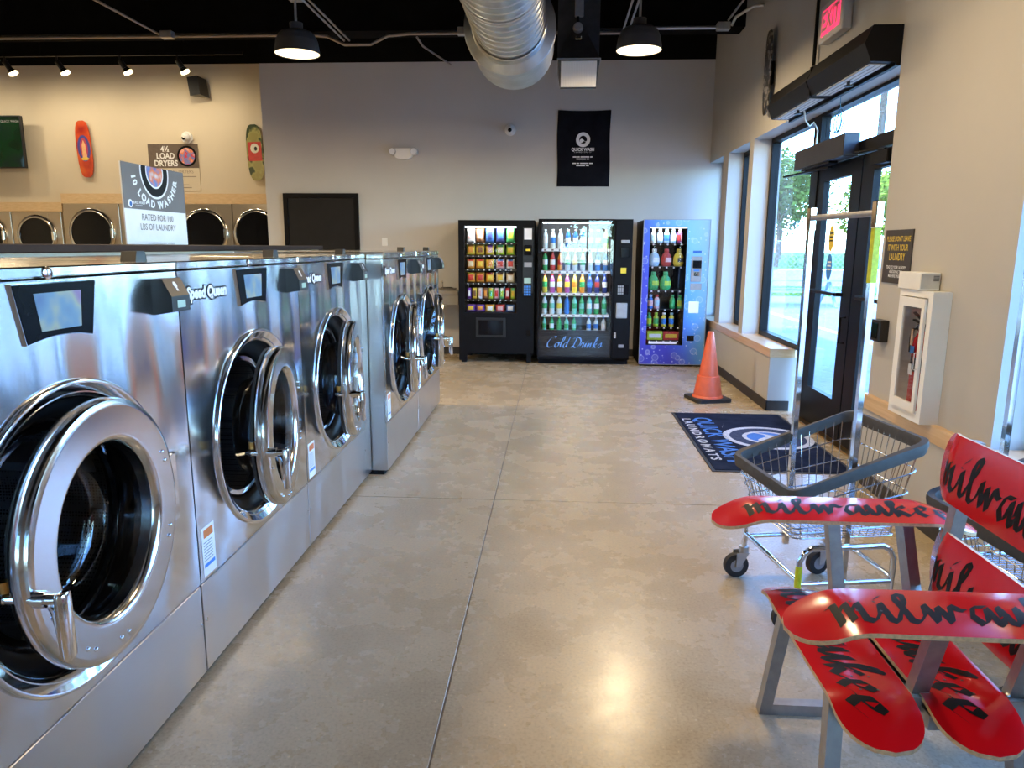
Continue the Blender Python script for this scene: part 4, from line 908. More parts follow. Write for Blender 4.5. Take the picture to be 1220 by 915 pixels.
# ================================================================== ceiling things
def pendant(x, y, z, label, seen=True, power=70):
    t = thing('pendant_lamp', label, 'pendant lamp', (x, y, z), 0, 'dome pendant lamps')
    m = MB(); m.lathe([(.205, 0), (.203, .03), (.19, .11), (.165, .165), (.14, .188), (.07, .195), (.06, .20), (.06, .27), (.0005, .272)], (0, 0, 0), 'z', 36); m.build('shade', 'pend_shade', t, smooth=40)
    m = MB(); m.lathe([(.200, .004), (.185, .015), (.11, .03), (.0005, .035)], (0, 0, 0), 'z', 36); m.build('diffuser', 'lamp_glow', t, smooth=60)
    m = MB(); m.cyl((0, 0, .27), (0, 0, .46), .012, 0, 8); m.build('stem', 'zinc', t); MB().box((-.06, -.06, .46), (.06, .06, .53), 0, .008).build('junction_box', 'zinc', t)
    MB().cyl((0, 0, .53), (0, 0, ZC-z), .008, 0, 6).build('rod', 'zinc', t)
    for s in ((-.03, .03) if seen else ()): MB().cyl((s, -1.68, .56), (s, 1.68, .56), .011, 0, 6).build('conduit', 'zinc', t)
    area('pendant_light', (0, 0, -.01), .36, power, (1, .76, .46), (0, 0, -1), t)
    return t
pendant(-2.42, 7.0, 3.27, 'dark dome pendant lamp above the farthest washers'); pendant(.72, 7.0, 3.27, 'dark dome pendant lamp right of the air duct')
for x, y, lab in ((-5.56, 7.0, 'in front of the tall dryers'), (-8.7, 7.0, 'in front of the television'), (-5.56, 3.6, 'in the aisle beyond the bulkhead'), (-2.42, 3.6, 'over the third washer'), (.72, 3.6, 'over the laundry carts'), (-2.42, .2, 'behind the nearest washer')): pendant(x, y, 3.27, 'added dome pendant lamp %s, outside the picture' % lab, x > -3, 70 if y > 5 else 48)   # unseen lamps added to light the room; nearer ones set weaker
# spiral duct
du = thing('air_duct', 'galvanised spiral air duct hanging under the black ceiling', 'duct', (-.405, 0, 3.30))
m = MB(); r = .292; n = 150; rows = []
prof = []
y = -3.5
while y < 6.4:
    prof += [(r, y), (r, y+.105), (r+.0075, y+.111), (r+.0075, y+.119), (r, y+.125)]; y += .13
m.lathe(prof, (0, 0, 0), 'y', 40)
for v in m.bm.verts: v.co.y += math.atan2(v.co.z, v.co.x)/(2*math.pi)*.13
m.build('spiral_pipe', 'galv', du, smooth=35)
m = MB(); m.lathe([(.300, 6.16), (.306, 6.17), (.308, 6.28), (.312, 6.285), (.376, 6.32), (.380, 6.325), (.380, 6.42), (.376, 6.43), (.360, 6.44), (.360, 6.98), (.35, 7.0), (.0005, 7.01)], (0, 0, 0), 'y', 48); m.build('end_cap', 'galv', du, smooth=35)
for yy in (-1, 2.0, 5.2):
    MB().lathe([(.298, yy), (.304, yy+.005), (.304, yy+.035), (.298, yy+.04)], (0, 0, 0), 'y', 40).build('hanger_strap', 'zinc', du, smooth=40)
    for s in (-.3, .3): MB().cyl((s, yy+.02, .12), (s, yy+.02, ZC-3.32), .006, 0, 6).build('hanger_rod', 'zinc', du)
for s in (-.318, .285): MB().box((s-.012, 4.6, .03), (s+.03, 4.95, .12), 0, .01).build('damper_handle', 'zinc', du)
# supply hood with white grille
ho = thing('supply_hood', 'black supply hood with a white grille hanging beside the duct', 'air vent', (.203, 8.0, 3.14))
MB().box((-.218, .05, .25), (.218, .45, ZC-3.14)).build('riser', 'hood_grey', ho)
m = MB(); A = [(-.215, -.25, .25), (.215, -.25, .25), (.215, .05, .25), (-.215, .05, .25)]; B = [(-.05, 0.0, .62), (.05, 0, .62), (.05, .05, .62), (-.05, .05, .62)]
m.grid([A, B], 0, close_v=True); m.face(B); m.build('cone', 'hood_grey', ho)
MB().box((-.22, -.255, .243), (.22, .45, .255)).build('flange', 'zinc', ho)
m = MB(); A = [(-.21, -.25, .243), (.21, -.25, .243), (.21, .40, .243), (-.21, .40, .243)]; B = [(-.185, -.12, 0), (.185, -.12, 0), (.185, -.07, 0), (-.185, -.07, 0)]; m.grid([A, B], 0, close_v=True); m.face(B[::-1]); m.build('lower_box', 'hood_grey', ho)
gz = Matrix.Translation((0, -.187, .12)) @ Matrix.Rotation(math.atan2(.13, .243), 4, 'X')
g = MB(); g.box((-.18, -.012, -.125), (.18, -.004, .125)); go = g.build('grille', 'white_enamel', ho); go.matrix_local = gz
m = MB()
for k in range(20): m.box((-.17+k*.0175, -.017, -.115), (-.163+k*.0175, -.012, .115))
m.build('slats', 'white_paint', go)
m = MB(); m.lathe([(.0005, -.11), (.035, -.11), (.048, -.09), (.052, -.05), (.045, 0), (.03, .02)], (-.012, 0, .59), 'y', 20); m.build('sensor', 'zinc', ho, smooth=50)
MB().box((-.045, .0, .72), (.045, .05, .90), 0, .006).build('control_box', 'zinc', ho); MB().cyl((-.012, .02, .62), (-.012, .02, .74), .015, 0, 8).build('sensor_arm', 'black_metal', ho); MB().tube([(-.035, -.1, .50), (-.035, -.1, .475), (.02, -.1, .475), (.02, -.1, .50)], .007, 0, 6).build('bracket', 'chrome', ho)
# conduits along the beam
def pipe(pts, r, mat, label, nm='conduit'): return tag(MB().tube(pts, r, 0, 8).build(nm, mat, None, smooth=60), label, 'conduit', 'electrical conduits under the ceiling')
yb = 8.70; zb = 3.90
pipe([(-8.6, yb, zb+.03), (-8.2, yb, zb-.02), (-7.75, yb, zb-.10), (-7.45, yb, zb-.10), (-7.2, yb, zb-.03), (-7.0, yb, zb), (-4.75, yb, zb), (-2.85, yb, zb), (-2.65, yb, zb-.02), (-2.45, yb, zb-.11), (-2.15, yb, zb-.11), (-1.95, yb, zb-.02), (-1.7, yb, zb), (-.7, yb, zb), (1.0, yb, zb-.02)], .017, 'conduit', 'long pale conduit running across the black beam')
pipe([(1.0, yb, zb+.03), (1.75, yb, zb+.03)], .02, 'zinc', 'short double conduit right of the far pendant lamp')
pipe([(1.89, yb-.06, zb+.03), (1.92, yb-.12, zb+.10), (2.02, yb-.5, zb+.10), (2.07, yb-.7, zb+.04)], .016, 'cable_white', 'white cable curving to the right wall')
pipe([(1.84, yb-.12, zb+.07), (1.84, 4.0, zb+.07)], .012, 'zinc', 'thin conduit near the right wall running toward the viewer')
pipe([(-4.62, yb, zb+.02), (-4.62, 4.5, zb+.02)], .014, 'conduit', 'thin conduit above the spotlights running toward the viewer')
pipe([(-1.62, yb+.035, zb-.03), (-1.62, yb+.4, zb-.03), (-1.45, 10.26, 3.93)], .012, 'conduit', 'slanting conduit ending at the top of the grey wall')
for k, (x, z, lab) in enumerate(((-4.5, zb, 'small metal junction box above the spotlights'), (-1.07, zb, 'small metal junction box left of the air duct'), (1.8, zb+.02, 'small metal junction box by the right wall'))):
    tag(MB().box((x-.07, yb-.11, z-.04), (x+.07, yb-.02, z+.04), 0, .006).build('junction_box', 'zinc'), lab, 'junction box', 'junction boxes on the beam')
# ================================================================== things on the right wall
ac = thing('air_curtain', 'long black two-unit air curtain heater above the entrance doors', 'air curtain', (XR, 4.78, 2.64))
sec = [(-.18, .005), (-.225, .11), (-.18, .213), (-.002, .213), (-.002, .0), (-.02, 0)]
for k, (a, b) in enumerate(((0, 1.03), (1.05, 2.05))):
    m = MB(); m.prism([(x, a, z) for x, z in sec], (0, b-a, 0)); u = m.build('unit_housing', 'black_metal', ac)
    MB().box((-.165, a+.06, -.004), (-.06, b-.06, .004)).build('outlet_grille', 'white_paint', u)
    q = MB()
    for i in range(3): q.box((-.16+i*.035, a+.07, -.006), (-.155+i*.035, b-.07, -.003))
    q.build('grille_bar', 'wheel_grey', u)
    MB().cyl((-.11, (a+b)/2, -.03), (-.11, (a+b)/2, .0), .012, 0, 8).cyl((-.11, (a+b)/2, -.035), (-.11, (a+b)/2, -.028), .03, 0, 10).build('knob', 'black_plastic', u)
MB().box((-.2, 1.03, .01), (-.002, 1.05, .21)).build('joint_plate', 'black_matte', ac)
MB().box((-.03, 0, -.02), (-.002, 2.05, .0)).build('mounting_rail', 'black_metal', ac)
MB().tube([(-.10, 1.15, .21), (-.09, 1.3, .27), (-.05, 1.45, .26), (-.03, 1.55, .23)], .018, 0, 8).build('power_cable', 'black_plastic', ac)
cp = thing('black_conduit', 'black conduit rising from the air curtain up the wall', 'conduit', (2.04, 6.28, 2.84)); MB().cyl((0, 0, .02), (0, 0, ZC-2.84), .014, 0, 10).build('pipe', 'black_metal', cp)
ex = thing('exit_sign', 'red lit exit sign in a white housing above the air curtain', 'exit sign', (XR, 5.83, 3.06))
MB().box((-.075, -.22, 0), (-.002, .24, .27), 0, .012, 2).build('housing', 'exit_body', ex)
MB().box((-.078, -.17, .045), (-.075, .19, .225)).build('face', 'exit_red', ex)
m = MB(); m.text('EXIT', lambda x, y: (-.0795, .012-x, .135+y), 0, .19, 0, 'CENTER', 1, .006, .88); m.build('lettering', cm((.9, .55, .55)), ex, normals=False)
dk2 = thing('skateboard_deck', 'dark patterned skateboard deck mounted on the right wall above the piers', 'skateboard deck', (XR, 7.53, 3.19))
m = MB(); m.prism([(-.06, x, z) for x, z in deck_pts(.77, .22)], (.012, 0, 0)); m.build('deck', 'deck_dark', dk2); MB().box((-.048, -.03, -.1), (-.001, .03, .1)).build('wall_mount', 'black_metal', dk2)
# door operator on the transom bar
op = thing('door_operator', 'dark automatic door operator box above the first glass door', 'door operator', (2.12, 5.72, 2.205))
MB().box((0, 0, 0), (.12, 1.12, .165), 0, .006).build('housing', pm('operator', (.035, .035, .042), .4, .3, .1, 12), op)
MB().box((.01, .3, -.022), (.08, .95, 0), 0, .004).build('arm_shoe', 'black_metal', op); MB().cyl((.04, .85, -.05), (.04, .85, 0), .03, 0, 12).build('spindle', 'black_metal', op)
MB().bar((.04, .35, -.045), (-.06, 1.16, -.045), .035, .014).build('arm', 'black_metal', op)
cl = thing('door_closer', 'small black door closer above the second glass door', 'door closer', (2.20, 5.15, 2.10)); MB().box((0, 0, 0), (.055, .24, .09), 0, .006).build('body', 'black_metal', cl); MB().bar((.03, .1, .1), (-.05, .4, .11), .025, .01).build('arm', 'black_metal', cl)
c = thing('cable_coil', 'coil of thin blue-grey cable hanging in front of the transom glass', 'cable', (2.12, 5.83, 2.47))
m = MB()
for k in range(4): m.tube([(-.012*k, (.070+.005*k)*math.cos(2*math.pi*a/24)+.007*(k % 2), (.082-.004*k)*math.sin(2*math.pi*a/24)-.005*k) for a in range(24)], .0038, 0, 5, True)
m.build('loops', 'cable_blue', c, smooth=60); MB().tube([(0, .0, .085), (.0, .02, .12), (-.01, 0, .20)], .003, 0, 5).build('tail', 'cable_blue', c)
tag(MB().tube([(2.0, 6.3, 2.63), (2.03, 6.35, 2.56), (2.1, 6.45, 2.53), (2.15, 6.5, 2.57), (2.18, 6.48, 2.50), (2.19, 6.52, 2.385)], .007, 0, 6).build('loose_cable', 'cable_white', None, smooth=60), 'loose pale cable dropping from the air curtain to the door operator', 'cable')
# fire extinguisher cabinet
fc = thing('extinguisher_cabinet', 'white wall cabinet with a glass door holding a fire extinguisher', 'cabinet', (XR, 3.90, .595))
Dp = -.098; Wc = .37; Hc = .71
m = MB(); m.box((Dp, 0, 0), (-.001, .045, Hc)); m.box((Dp, Wc-.03, 0), (-.001, Wc, Hc)); m.box((Dp, .045, 0), (-.001, Wc-.03, .045)); m.box((Dp, .045, Hc-.035), (-.001, Wc-.03, Hc)); m.box((-.008, .045, .045), (-.001, Wc-.03, Hc-.035))
m.build('body', 'white_enamel', fc)
m = MB(); y0, y1, z0, z1 = .052, Wc-.035, .05, Hc-.04; a = .05
m.box((Dp-.014, y0, z0), (Dp, y0+.03, z1)); m.box((Dp-.014, y1-a, z0), (Dp, y1, z1)); m.box((Dp-.014, y0+.03, z0), (Dp, y1-a, z0+.05)); m.box((Dp-.014, y0+.03, z1-.05), (Dp, y1-a, z1))
dr = m.build('door', 'white_enamel', fc); MB().box((Dp-.006, y0+.03, z0+.05), (Dp-.003, y1-a, z1-.05)).build('glass', 'cabinet_glass', dr)
MB().tube([(Dp-.014, y0+.015, .29), (Dp-.035, y0+.015, .29), (Dp-.035, y0+.015, .38), (Dp-.014, y0+.015, .38)], .005, 0, 6).build('door_handle', 'chrome', dr)
fe = thing('fire_extinguisher', 'red fire extinguisher standing behind the cabinet glass', 'fire extinguisher', (XR-.055, 3.90+.165, .641))
MB().lathe([(.036, 0), (.04, .01), (.04, .36), (.034, .40), (.018, .43), (.018, .445)], (0, 0, 0), 'z', 24, 0, True, True).build('cylinder', 'ext_red', fe, smooth=40)
MB().lathe([(.0405, .22), (.0405, .30)], (0, 0, 0), 'z', 24).build('collar_band', 'black_plastic', fe); MB().box((-.0425, -.02, .20), (-.0405, .02, .26)).build('label', 'white_print', fe)
MB().box((-.02, -.015, .445), (.02, .015, .48)).bar((0, 0, .48), (-.02, .06, .50), .018, .008).bar((0, 0, .50), (-.02, .06, .54), .018, .008).build('valve', 'black_plastic', fe)
MB().tube([(-.01, .01, .46), (-.025, .045, .45), (-.03, .05, .40), (-.03, .046, .32)], .008, 0, 8).build('hose', 'black_plastic', fe); MB().cyl((-.035, -.018, .462), (-.02, -.018, .462), .014, 0, 12).build('gauge', 'chrome', fe); MB().box((-.043, -.022, .32), (-.041, .022, .36)).build('instruction_label', 'blue_print', fe)
tg = MB().box((-.036, .02, .36), (-.034, .045, .45)).build('inspection_tag', pm('tagcard', (.75, .55, .38), .6, 0, .05, 20), fe)
bx = thing('carton', 'small white carton lying on top of the extinguisher cabinet', 'box', (2.015, 4.15, 1.307)); MB().box((-.055, -.12, 0), (.05, .13, .094), 0, .003).build('box_body', 'white_paint', bx)
m = MB(); m.box((-.05, -.1212, .008), (.046, -.1202, .086)); lb = m.build('end_label', pm('label_grey', (.5, .5, .48), .6, 0, .05, 20), bx)
m = MB()
for k in range(4): m.box((.012, -.1222, .05+.008*k), (.042, -.1212, .054+.008*k))
m.build('label_print', 'dark_print', lb)
ns = thing('notice_sign', 'dark sign with gold lettering about laundry beside the extinguisher cabinet', 'sign', (XR, 4.555, 1.32))
MB().box((-.008, -.175, 0), (-.001, .175, .32)).build('plate', 'dark_print', ns)
m = MB()
for s, z, sz in (("PLEASE DON'T LEAVE", .265, .043), ('IT WITH YOUR', .212, .052), ('LAUNDRY', .157, .060)): m.text(s, lambda x, y: (-.0088, -x, z+y), 0, sz, 0, 'CENTER', 1, .0006, .74)
m.build('gold_lettering', 'gold_print', ns, normals=False)
m = MB()
for k, s in enumerate(('TEND TO YOUR LAUNDRY', 'AS SOON AS THE', 'MACHINE FINISHES')): m.text(s, lambda x, y: (-.0088, -x, .095-.026*k+y), 0, .026, 0, 'CENTER', 1, .0003, .8)
m.build('white_lettering', 'white_print', ns, normals=False)
bb = thing('door_button_box', 'small black box on the wall below the laundry sign', 'wall box', (XR, 4.64, .955)); MB().box((-.06, -.065, 0), (-.001, .065, .135), 0, .004).build('housing', 'black_plastic', bb); MB().box((-.063, -.045, .02), (-.06, .045, .115)).build('face_plate', 'black_gloss', bb)

# ================================================================== floor mat and cone
mt = thing('entrance_mat', 'dark blue entrance mat with a round white and blue laundromat logo', 'mat', (1.66, 5.775, 0))
MB().box((-.55, -.905, .0), (.44, .905, .006), 0, .002).build('backing', 'rubber', mt); MB().box((-.525, -.88, .006), (.415, .88, .010), 0, .001).build('pile', 'mat_blue', mt)
m = MB()
# lettering reads along -y (from far to near), tops toward the door
T = lambda x, y: (y, -x, .0107)
m.text('QUICK WASH', lambda x, y: (-.325+y, -x, .0107), 0, .215, 0, 'CENTER', 1, .003, 1.02); m.text('LAUNDROMATS', lambda x, y: (-.465+y, -x, .0107), 1, .105, 0, 'CENTER', 1.5, .003, 1.25)
m.build('lettering', ['blue_mid', 'mat_white'], mt, normals=False)
m = MB(); cx, cy = .09, .02
def flat_ring(m, cx, cy, r0, r1, z, mi, n=48): m.grid([[(cx+r0*math.cos(2*math.pi*k/n), cy+r0*math.sin(2*math.pi*k/n), z), (cx+r1*math.cos(2*math.pi*k/n), cy+r1*math.sin(2*math.pi*k/n), z)] for k in range(n+1)], mi)
flat_ring(m, cx, cy, .30, .355, .0107, 1); flat_ring(m, cx, cy, .20, .30, .0106, 2); flat_ring(m, cx, cy, .165, .20, .0107, 1); flat_ring(m, cx, cy, .0005, .165, .0106, 0)
m.grid([[(cx-.05-.05*math.sin(k*.5), cy-.16+.32*k/14, .0109), (cx+.02-.06*math.sin(k*.5+.6), cy-.16+.32*k/14, .0109)] for k in range(15)], 1)
m.grid([[(cx-.30, cy+.30+.004*k, .0109), (cx-.25-.0*k, cy+.46, .0109)] for k in range(2)], 1)
m.build('logo', ['blue_mid', 'mat_white', 'mat_grey'], mt, normals=False)
cn = thing('traffic_cone', 'faded orange traffic cone with a black base beside the maple sill', 'traffic cone', (1.575, 7.32, 0), .25)
m = MB(); b = .185
m.prism([(-b, -b+.03, 0), (-b+.03, -b, 0), (b-.03, -b, 0), (b, -b+.03, 0), (b, b-.03, 0), (b-.03, b, 0), (-b+.03, b, 0), (-b, b-.03, 0)], (0, 0, .035)); m.build('base', 'rubber', cn)
MB().lathe([(.155, .035), (.15, .05), (.142, .055), (.110, .25), (.098, .255), (.094, .30), (.03, .69), (.026, .70), (.02, .69), (.02, .60)], (0, 0, 0), 'z', 32).build('cone_body', 'cone_orange', cn, smooth=40)

# ================================================================== laundry carts
def cart(loc, rz, label, tagcol=True):
    t = thing('laundry_cart', label, 'laundry cart', loc, rz, 'wire laundry carts')
    xl, xr, yh, zl, zr = -.26, .285, .275, .588, .782
    zz = lambda x: zl+(zr-zl)*(x-xl)/(xr-xl)
    cor = []
    rr = .045
    for cx, cy, a0 in ((xl+rr, yh-rr, 90), (xl+rr, -yh+rr, 180), (xr-rr, -yh+rr, 270), (xr-rr, yh-rr, 0)):
        for k in range(5): a = math.radians(a0+90*k/4); cor.append((cx+rr*math.cos(a), cy+rr*math.sin(a)))
    m = MB(); rows = []
    n = len(cor)
    for i, (x, y) in enumerate(cor):
        z = zz(x); nx, ny = x-(xl+xr)/2, y; l = math.hypot(nx/(xr-xl), ny/(2*yh)); d = Vector((nx, ny, 0)).normalized()
        c0 = Vector((x, y, z)); rows.append([c0+d*.014+Vector((0, 0, .012)), c0-d*.012+Vector((0, 0, .012)), c0-d*.016+Vector((0, 0, .002)), c0-d*.010+Vector((0, 0, -.038)), c0+d*.010+Vector((0, 0, -.038)), c0+d*.018+Vector((0, 0, -.002))])
    m.grid(rows, 0, close_u=True, close_v=True); m.build('rim', 'handle_grey', t, smooth=50)
    zb = .375; bx0, bx1, by = -.205, .235, .205
    def per(f):   # wire ring at height fraction f between floor and rim
        P = []
        for x, y in cor:
            u = (x-xl)/(xr-xl); v = (y+yh)/(2*yh); B = Vector((bx0+(bx1-bx0)*u, -by+2*by*v, zb)); T_ = Vector((x, y, zz(x)-.02)); P.append(B.lerp(T_, f))
        return P
    m = MB()
    def vert(u, v): m.tube([Vector((bx0+(bx1-bx0)*u, -by+2*by*v, zb)), Vector((xl+(xr-xl)*u, -yh+2*yh*v, zz(xl+(xr-xl)*u)-.01))], .0023, 0, 4, caps=False)
    for k in range(1, 14):
        vert(k/14, 0.012); vert(k/14, .988); vert(.012, k/14); vert(.988, k/14)
    for f in (.0, .12, .24, .5, .75): m.tube(per(f), .0032, 0, 4, True)
    for k in range(1, 22): y = -by+2*by*k/22; m.tube([(bx0, y, zb), (bx1, y, zb)], .0017, 0, 4, caps=False)
    for k in range(1, 20): x = bx0+(bx1-bx0)*k/20; m.tube([(x, -by, zb), (x, by, zb)], .0017, 0, 4, caps=False)
    m.build('wire_basket', 'wire', t, kind='stuff')
    # frame
    fx0, fx1, fy = -.195, .205, .25; r = .0125
    for s in (-1, 1):
        m = MB(); y = s*fy
        m.tube([(fx0, y, .14), (fx0, y, .30), (fx0+.02, y, .335), (fx0+.05, y, .352), (fx1-.05, y, .352), (fx1-.02, y, .335), (fx1, y, .30), (fx1, y, .14)], r, 0, 10); m.build('side_hoop', 'chrome', t, smooth=50)
        MB().tube([(fx0, y, .20), (fx1, y, .20)], r*.9, 0, 8).build('side_rail', 'chrome', t, smooth=50)
        MB().bar((.0, s*(fy-.012), .16), (.0, s*(fy-.012), 1.69), .022, .022).build('pole', 'chrome', t)
    for x in (fx0, fx1): MB().tube([(x, -fy, .215), (x, fy, .215)], r*.9, 0, 8).build('cross_rail', 'chrome', t, smooth=50)
    MB().tube([(.0, -fy+.012, 1.655), (.0, fy-.012, 1.655)], .013, 0, 10).build('hanging_bar', 'tube_steel', t, smooth=50)
    for s in (-1, 1): MB().box((-.016, s*(fy-.012)-.016, 1.60), (.016, s*(fy-.012)+.016, 1.70), 0, .004).build('pole_clamp', 'chrome', t)
    if tagcol:
        MB().box((-.0125, -fy-.0012, 1.40), (.0125, -fy+.0235, 1.655)).build('pole_sticker', 'yellow_tag', t)
        MB().tube([(fx0, -fy, .16), (fx0, -fy, .28)], r+.0012, 0, 10).build('leg_sticker', 'yellow_tag', t)
    k = 0
    for x in (fx0, fx1):
        for s in (-1, 1):
            y = s*fy; a = 3.0+.12*k; k += 1; dx, dy = math.cos(a)*.035, math.sin(a)*.035
            c = MB(); c.cyl((x, y, .118), (x, y, .15), .022, 0, 12); n = Vector((-math.sin(a), math.cos(a), 0))
            for q in (-1, 1):
                o = n*q*.022; c.prism([Vector((x, y, .125))+o-Vector((dx, dy, 0))*.5, Vector((x, y, .125))+o+Vector((dx, dy, 0))*1.2, Vector((x+dx*1.25, y+dy*1.25, .055))+o, Vector((x+dx*.6, y+dy*.6, .055))+o], n*q*.004)
            co = c.build('caster', 'zinc', t)
            w = MB(); o = Vector((x+dx, y+dy, .0575))
            w.lathe([(.030, -.016), (.0565, -.015), (.0575, -.008), (.0575, .008), (.0565, .015), (.030, .016)], (0, 0, 0), 'x', 24); w.lathe([(.0005, -.0165), (.031, -.0165), (.031, .0165), (.0005, .0165)], (0, 0, 0), 'x', 20, 1)
            wo_ = w.build('wheel', ['rubber', 'wheel_grey'], co, o, (0, 0, a+math.pi/2), smooth=40)
    return t
cart((1.142, 3.03, 0), math.radians(9.5), 'chrome wire laundry cart with tall pole rack standing by the door mat')
cart((1.732, 2.50, 0), math.radians(6), 'chrome wire laundry cart half hidden behind the red bench', False)

# ================================================================== skateboard bench
GLYPH = {  # angular brush-script strokes, unit x-height
 'm': (1.5, [[(-.05, .95), (.14, 1.0), (.12, .0)], [(.12, .45), (.50, 1.0), (.52, .08)], [(.52, .45), (.92, 1.0), (.90, .12), (1.15, .0), (1.5, .45)]]),
 'i': (.62, [[(.0, .45), (.2, 1.0), (.2, .1), (.4, .0), (.62, .4)], [(.18, 1.28), (.42, 1.52)]]),
 'l': (.85, [[(.0, .4), (.45, 1.05), (.62, 1.6), (.42, 1.72), (.24, 1.3), (.24, .1), (.45, .0), (.85, .45)]]),
 'w': (1.40, [[(.0, .45), (.18, 1.0), (.22, .05), (.58, .9), (.66, .05), (1.05, 1.0), (1.22, .75), (1.4, .7)]]),
 'a': (1.05, [[(.80, .98), (.38, .95), (.08, .4), (.22, .02), (.45, .15), (.78, .9), (.76, .1), (.88, .0), (1.05, .4)]]),
 'u': (1.05, [[(.0, .45), (.15, 1.0), (.16, .12), (.38, .05), (.72, 1.0), (.72, .1), (.85, .0), (1.05, .4)]]),
 'k': (1.05, [[(.0, .4), (.42, 1.1), (.55, 1.6), (.38, 1.72), (.2, 1.2), (.18, -.05)], [(.2, .45), (.62, .95), (.74, .75), (.30, .48), (.68, .0), (1.05, .4)]]),
 'e': (.88, [[(.0, .35), (.45, .5), (.66, .8), (.5, 1.02), (.22, .85), (.14, .3), (.36, .0), (.88, .4)]])}
def deck_surface(s, t, L, Wd):
    """underside-up deck: kicks bend down, slight crown; returns height"""
    a = abs(s); b = L*.5-.17; k = max(0, a-b); return -(k*k*3.0 if k < .07 else .07*.07*3.0+(k-.07)*.42)-.010*(t/(Wd/2))**2
def half_width(s, L, Wd):
    a = abs(s); e = L/2-.115
    if a <= e: return Wd/2*(1-.03*(a/e)**2)
    q = min(1, (a-e)/.115); return max(.0006, Wd/2*.97*math.sqrt(max(0, 1-q**2.3)))
def red_deck(bench, M4, part_label, L=.81, Wd=.208):
    m = MB(); ns, ntt = 46, 9; th = .011; top, bot = [], []
    S = [-L/2*math.cos(math.pi*i/(ns-1)) for i in range(ns)]
    S = [(.55*s+.45*(-L/2+L*i/(ns-1))) for i, s in enumerate(S)]
    for s in S:
        hw = half_width(s, L, Wd); rt, rb = [], []
        for j in range(ntt):
            t = hw*(2*j/(ntt-1)-1); z = deck_surface(s, t, L, Wd); rt.append(M4 @ Vector((s, t, z))); rb.append(M4 @ Vector((s, t, z-th)))
        top.append(rt); bot.append(rb)
    VT = m.grid(top, 0); VB = m.grid(bot, 2)
    for i in range(ns-1):
        for j in (0, ntt-1): m.bm.faces.new((VT[i][j], VT[i+1][j], VB[i+1][j], VB[i][j])).material_index = 1
    for i in (0, ns-1):
        for j in range(ntt-1): m.bm.faces.new((VT[i][j], VT[i][j+1], VB[i][j+1], VB[i][j])).material_index = 1
    d = m.build('deck', ['red', 'ply', 'black_matte'], bench, smooth=40); d['label'] = part_label
    # brush lettering wrapped on the deck
    word = 'milwaukee'; tot = sum(GLYPH[c][0] for c in word); X0, X1 = -L*.375, L*.405; sx = (X1-X0)/tot; hy = .076; m = MB(); x = 0
    nib = Vector((.225, .16))
    for c in word:
        w, st = GLYPH[c]
        for pl in st:
            for (ax, ay), (bx_, by_) in zip(pl, pl[1:]):
                n = max(2, int(math.hypot(bx_-ax, by_-ay)/.2))
                rows = []
                for k in range(n+1):
                    f = k/n; row = []
                    for q in (-1, -.33, .33, 1):
                        px = x+ax+(bx_-ax)*f+nib.x*q*.62; py = ay+(by_-ay)*f+nib.y*q*.62
                        s = X0+px*sx; t = -.062+py*hy; hw = half_width(s, L, Wd)-.002; t = max(-hw, min(hw, t)); row.append(M4 @ Vector((s, t, deck_surface(s, t, L, Wd)+.0008)))
                    rows.append(row)
                m.grid(rows)
        x += w
    m.build('brush_lettering', 'ink_black', d, normals=False)
    m = MB()
    for s0 in (-.225, .225):
        for ds in (-.027, .027):
            for t in (-.021, .021): m.lathe([(.0035, 0), (.0005, .0006)], (s0+ds, t, deck_surface(s0+ds, t, L, Wd)+.001), 'z', 8)
    for v in m.bm.verts: v.co = M4 @ v.co
    m.build('bolt_holes', 'dark_print', d, kind='stuff')
be = thing('skateboard_bench', 'bench built of red skateboard decks lettered milwaukee on a grey steel frame', 'bench', (0, 0, 0))
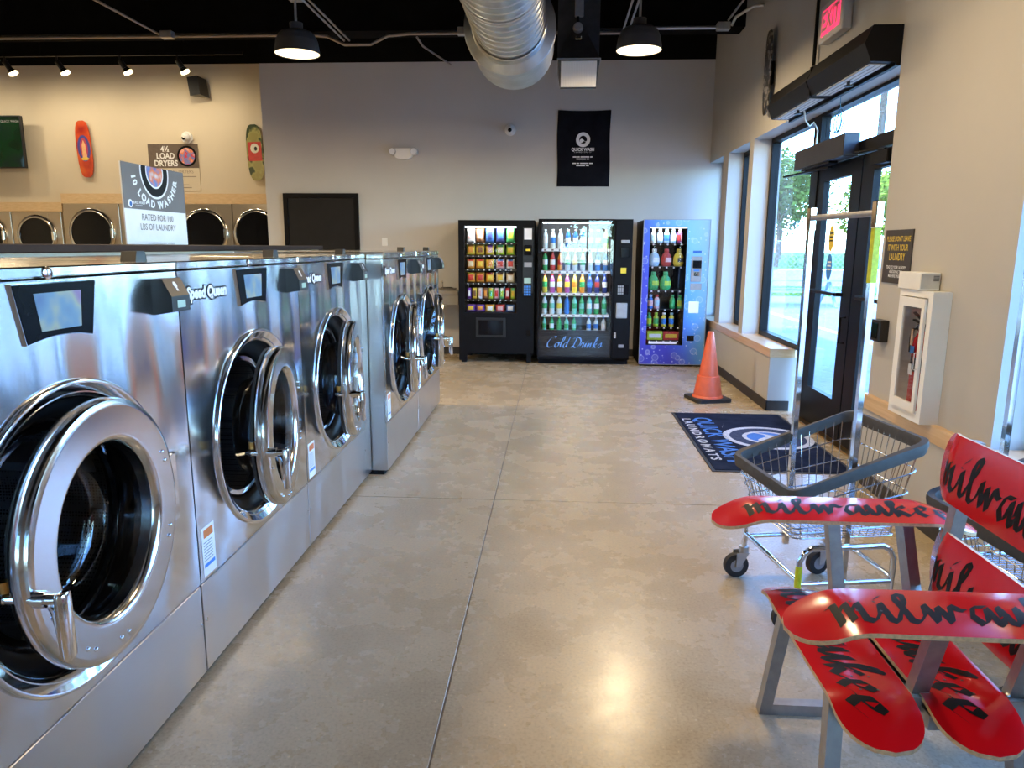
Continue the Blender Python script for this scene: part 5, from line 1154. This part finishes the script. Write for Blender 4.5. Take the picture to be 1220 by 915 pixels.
def frameM(origin, s_dir, t_dir):
    s = Vector(s_dir).normalized(); t = Vector(t_dir); t = (t-s*t.dot(s)).normalized(); n = s.cross(t)
    return Matrix.Translation(origin) @ Matrix((s, t, n)).transposed().to_4x4()
SZ = .465
red_deck(be, frameM((.785, 1.895, SZ), (0, -1, 0), (1, 0, 0)), 'front seat deck of the bench')
red_deck(be, frameM((1.012, 1.895, SZ), (0, -1, 0), (1, 0, 0)), 'rear seat deck of the bench')
red_deck(be, frameM((.942, 2.28, .705), (1, .0, 0), (0, 1, .03)), 'far armrest deck of the bench', .83)
red_deck(be, frameM((.955, 1.59, .712), (1, .0, 0), (0, 1, .02)), 'near armrest deck of the bench')
red_deck(be, frameM((1.165, 1.84, .59), (0, -1, 0), (.12, 0, 1)), 'lower backrest deck of the bench')
red_deck(be, frameM((1.19, 1.89, .88), (0, -1, 0), (.12, 0, 1)), 'upper backrest deck of the bench')
TS = 'tube_steel'; q = .038
def tub(nm, *pts):
    m = MB()
    for a, b in zip(pts, pts[1:]): m.bar(a, b, q, q)
    return m.build(nm, TS, be)
for yt, yf, ya, xa in ((2.13, 2.215, 2.27, .0), (1.66, 1.575, 1.585, -.035)):
    tub('leg', (.72+xa, yf, .0), (.745+xa, yt, SZ-.032)); tub('leg', (1.17, yf, .0), (1.14, yt, SZ-.032))
    tub('floor_runner', (.74+xa, yf, .019), (1.15, yf, .019)); tub('seat_beam', (.70, yt, SZ-.035), (1.19, yt, SZ-.035))
    tub('arm_post', (.915, yt+(.06 if yt > 2 else .02), SZ-.03), (.905, ya, .685)); tub('arm_post', (1.15, yt+(.06 if yt > 2 else .02), SZ-.03), (1.13, ya, .685))
    tub('back_post', (1.185, yt, SZ-.03), (1.245, yt, .97))
tub('stretcher', (.93, 1.60, SZ-.055), (.93, 2.19, SZ-.055)); 
m = MB()
for x, y, z in ((.93, 1.66, SZ-.012), (1.12, 1.66, SZ-.012)): m.lathe([(.009, 0), (.009, .006), (.0005, .008)], (x, y, z), 'z', 8)
m.build('bolts', 'chrome', be, kind='stuff')
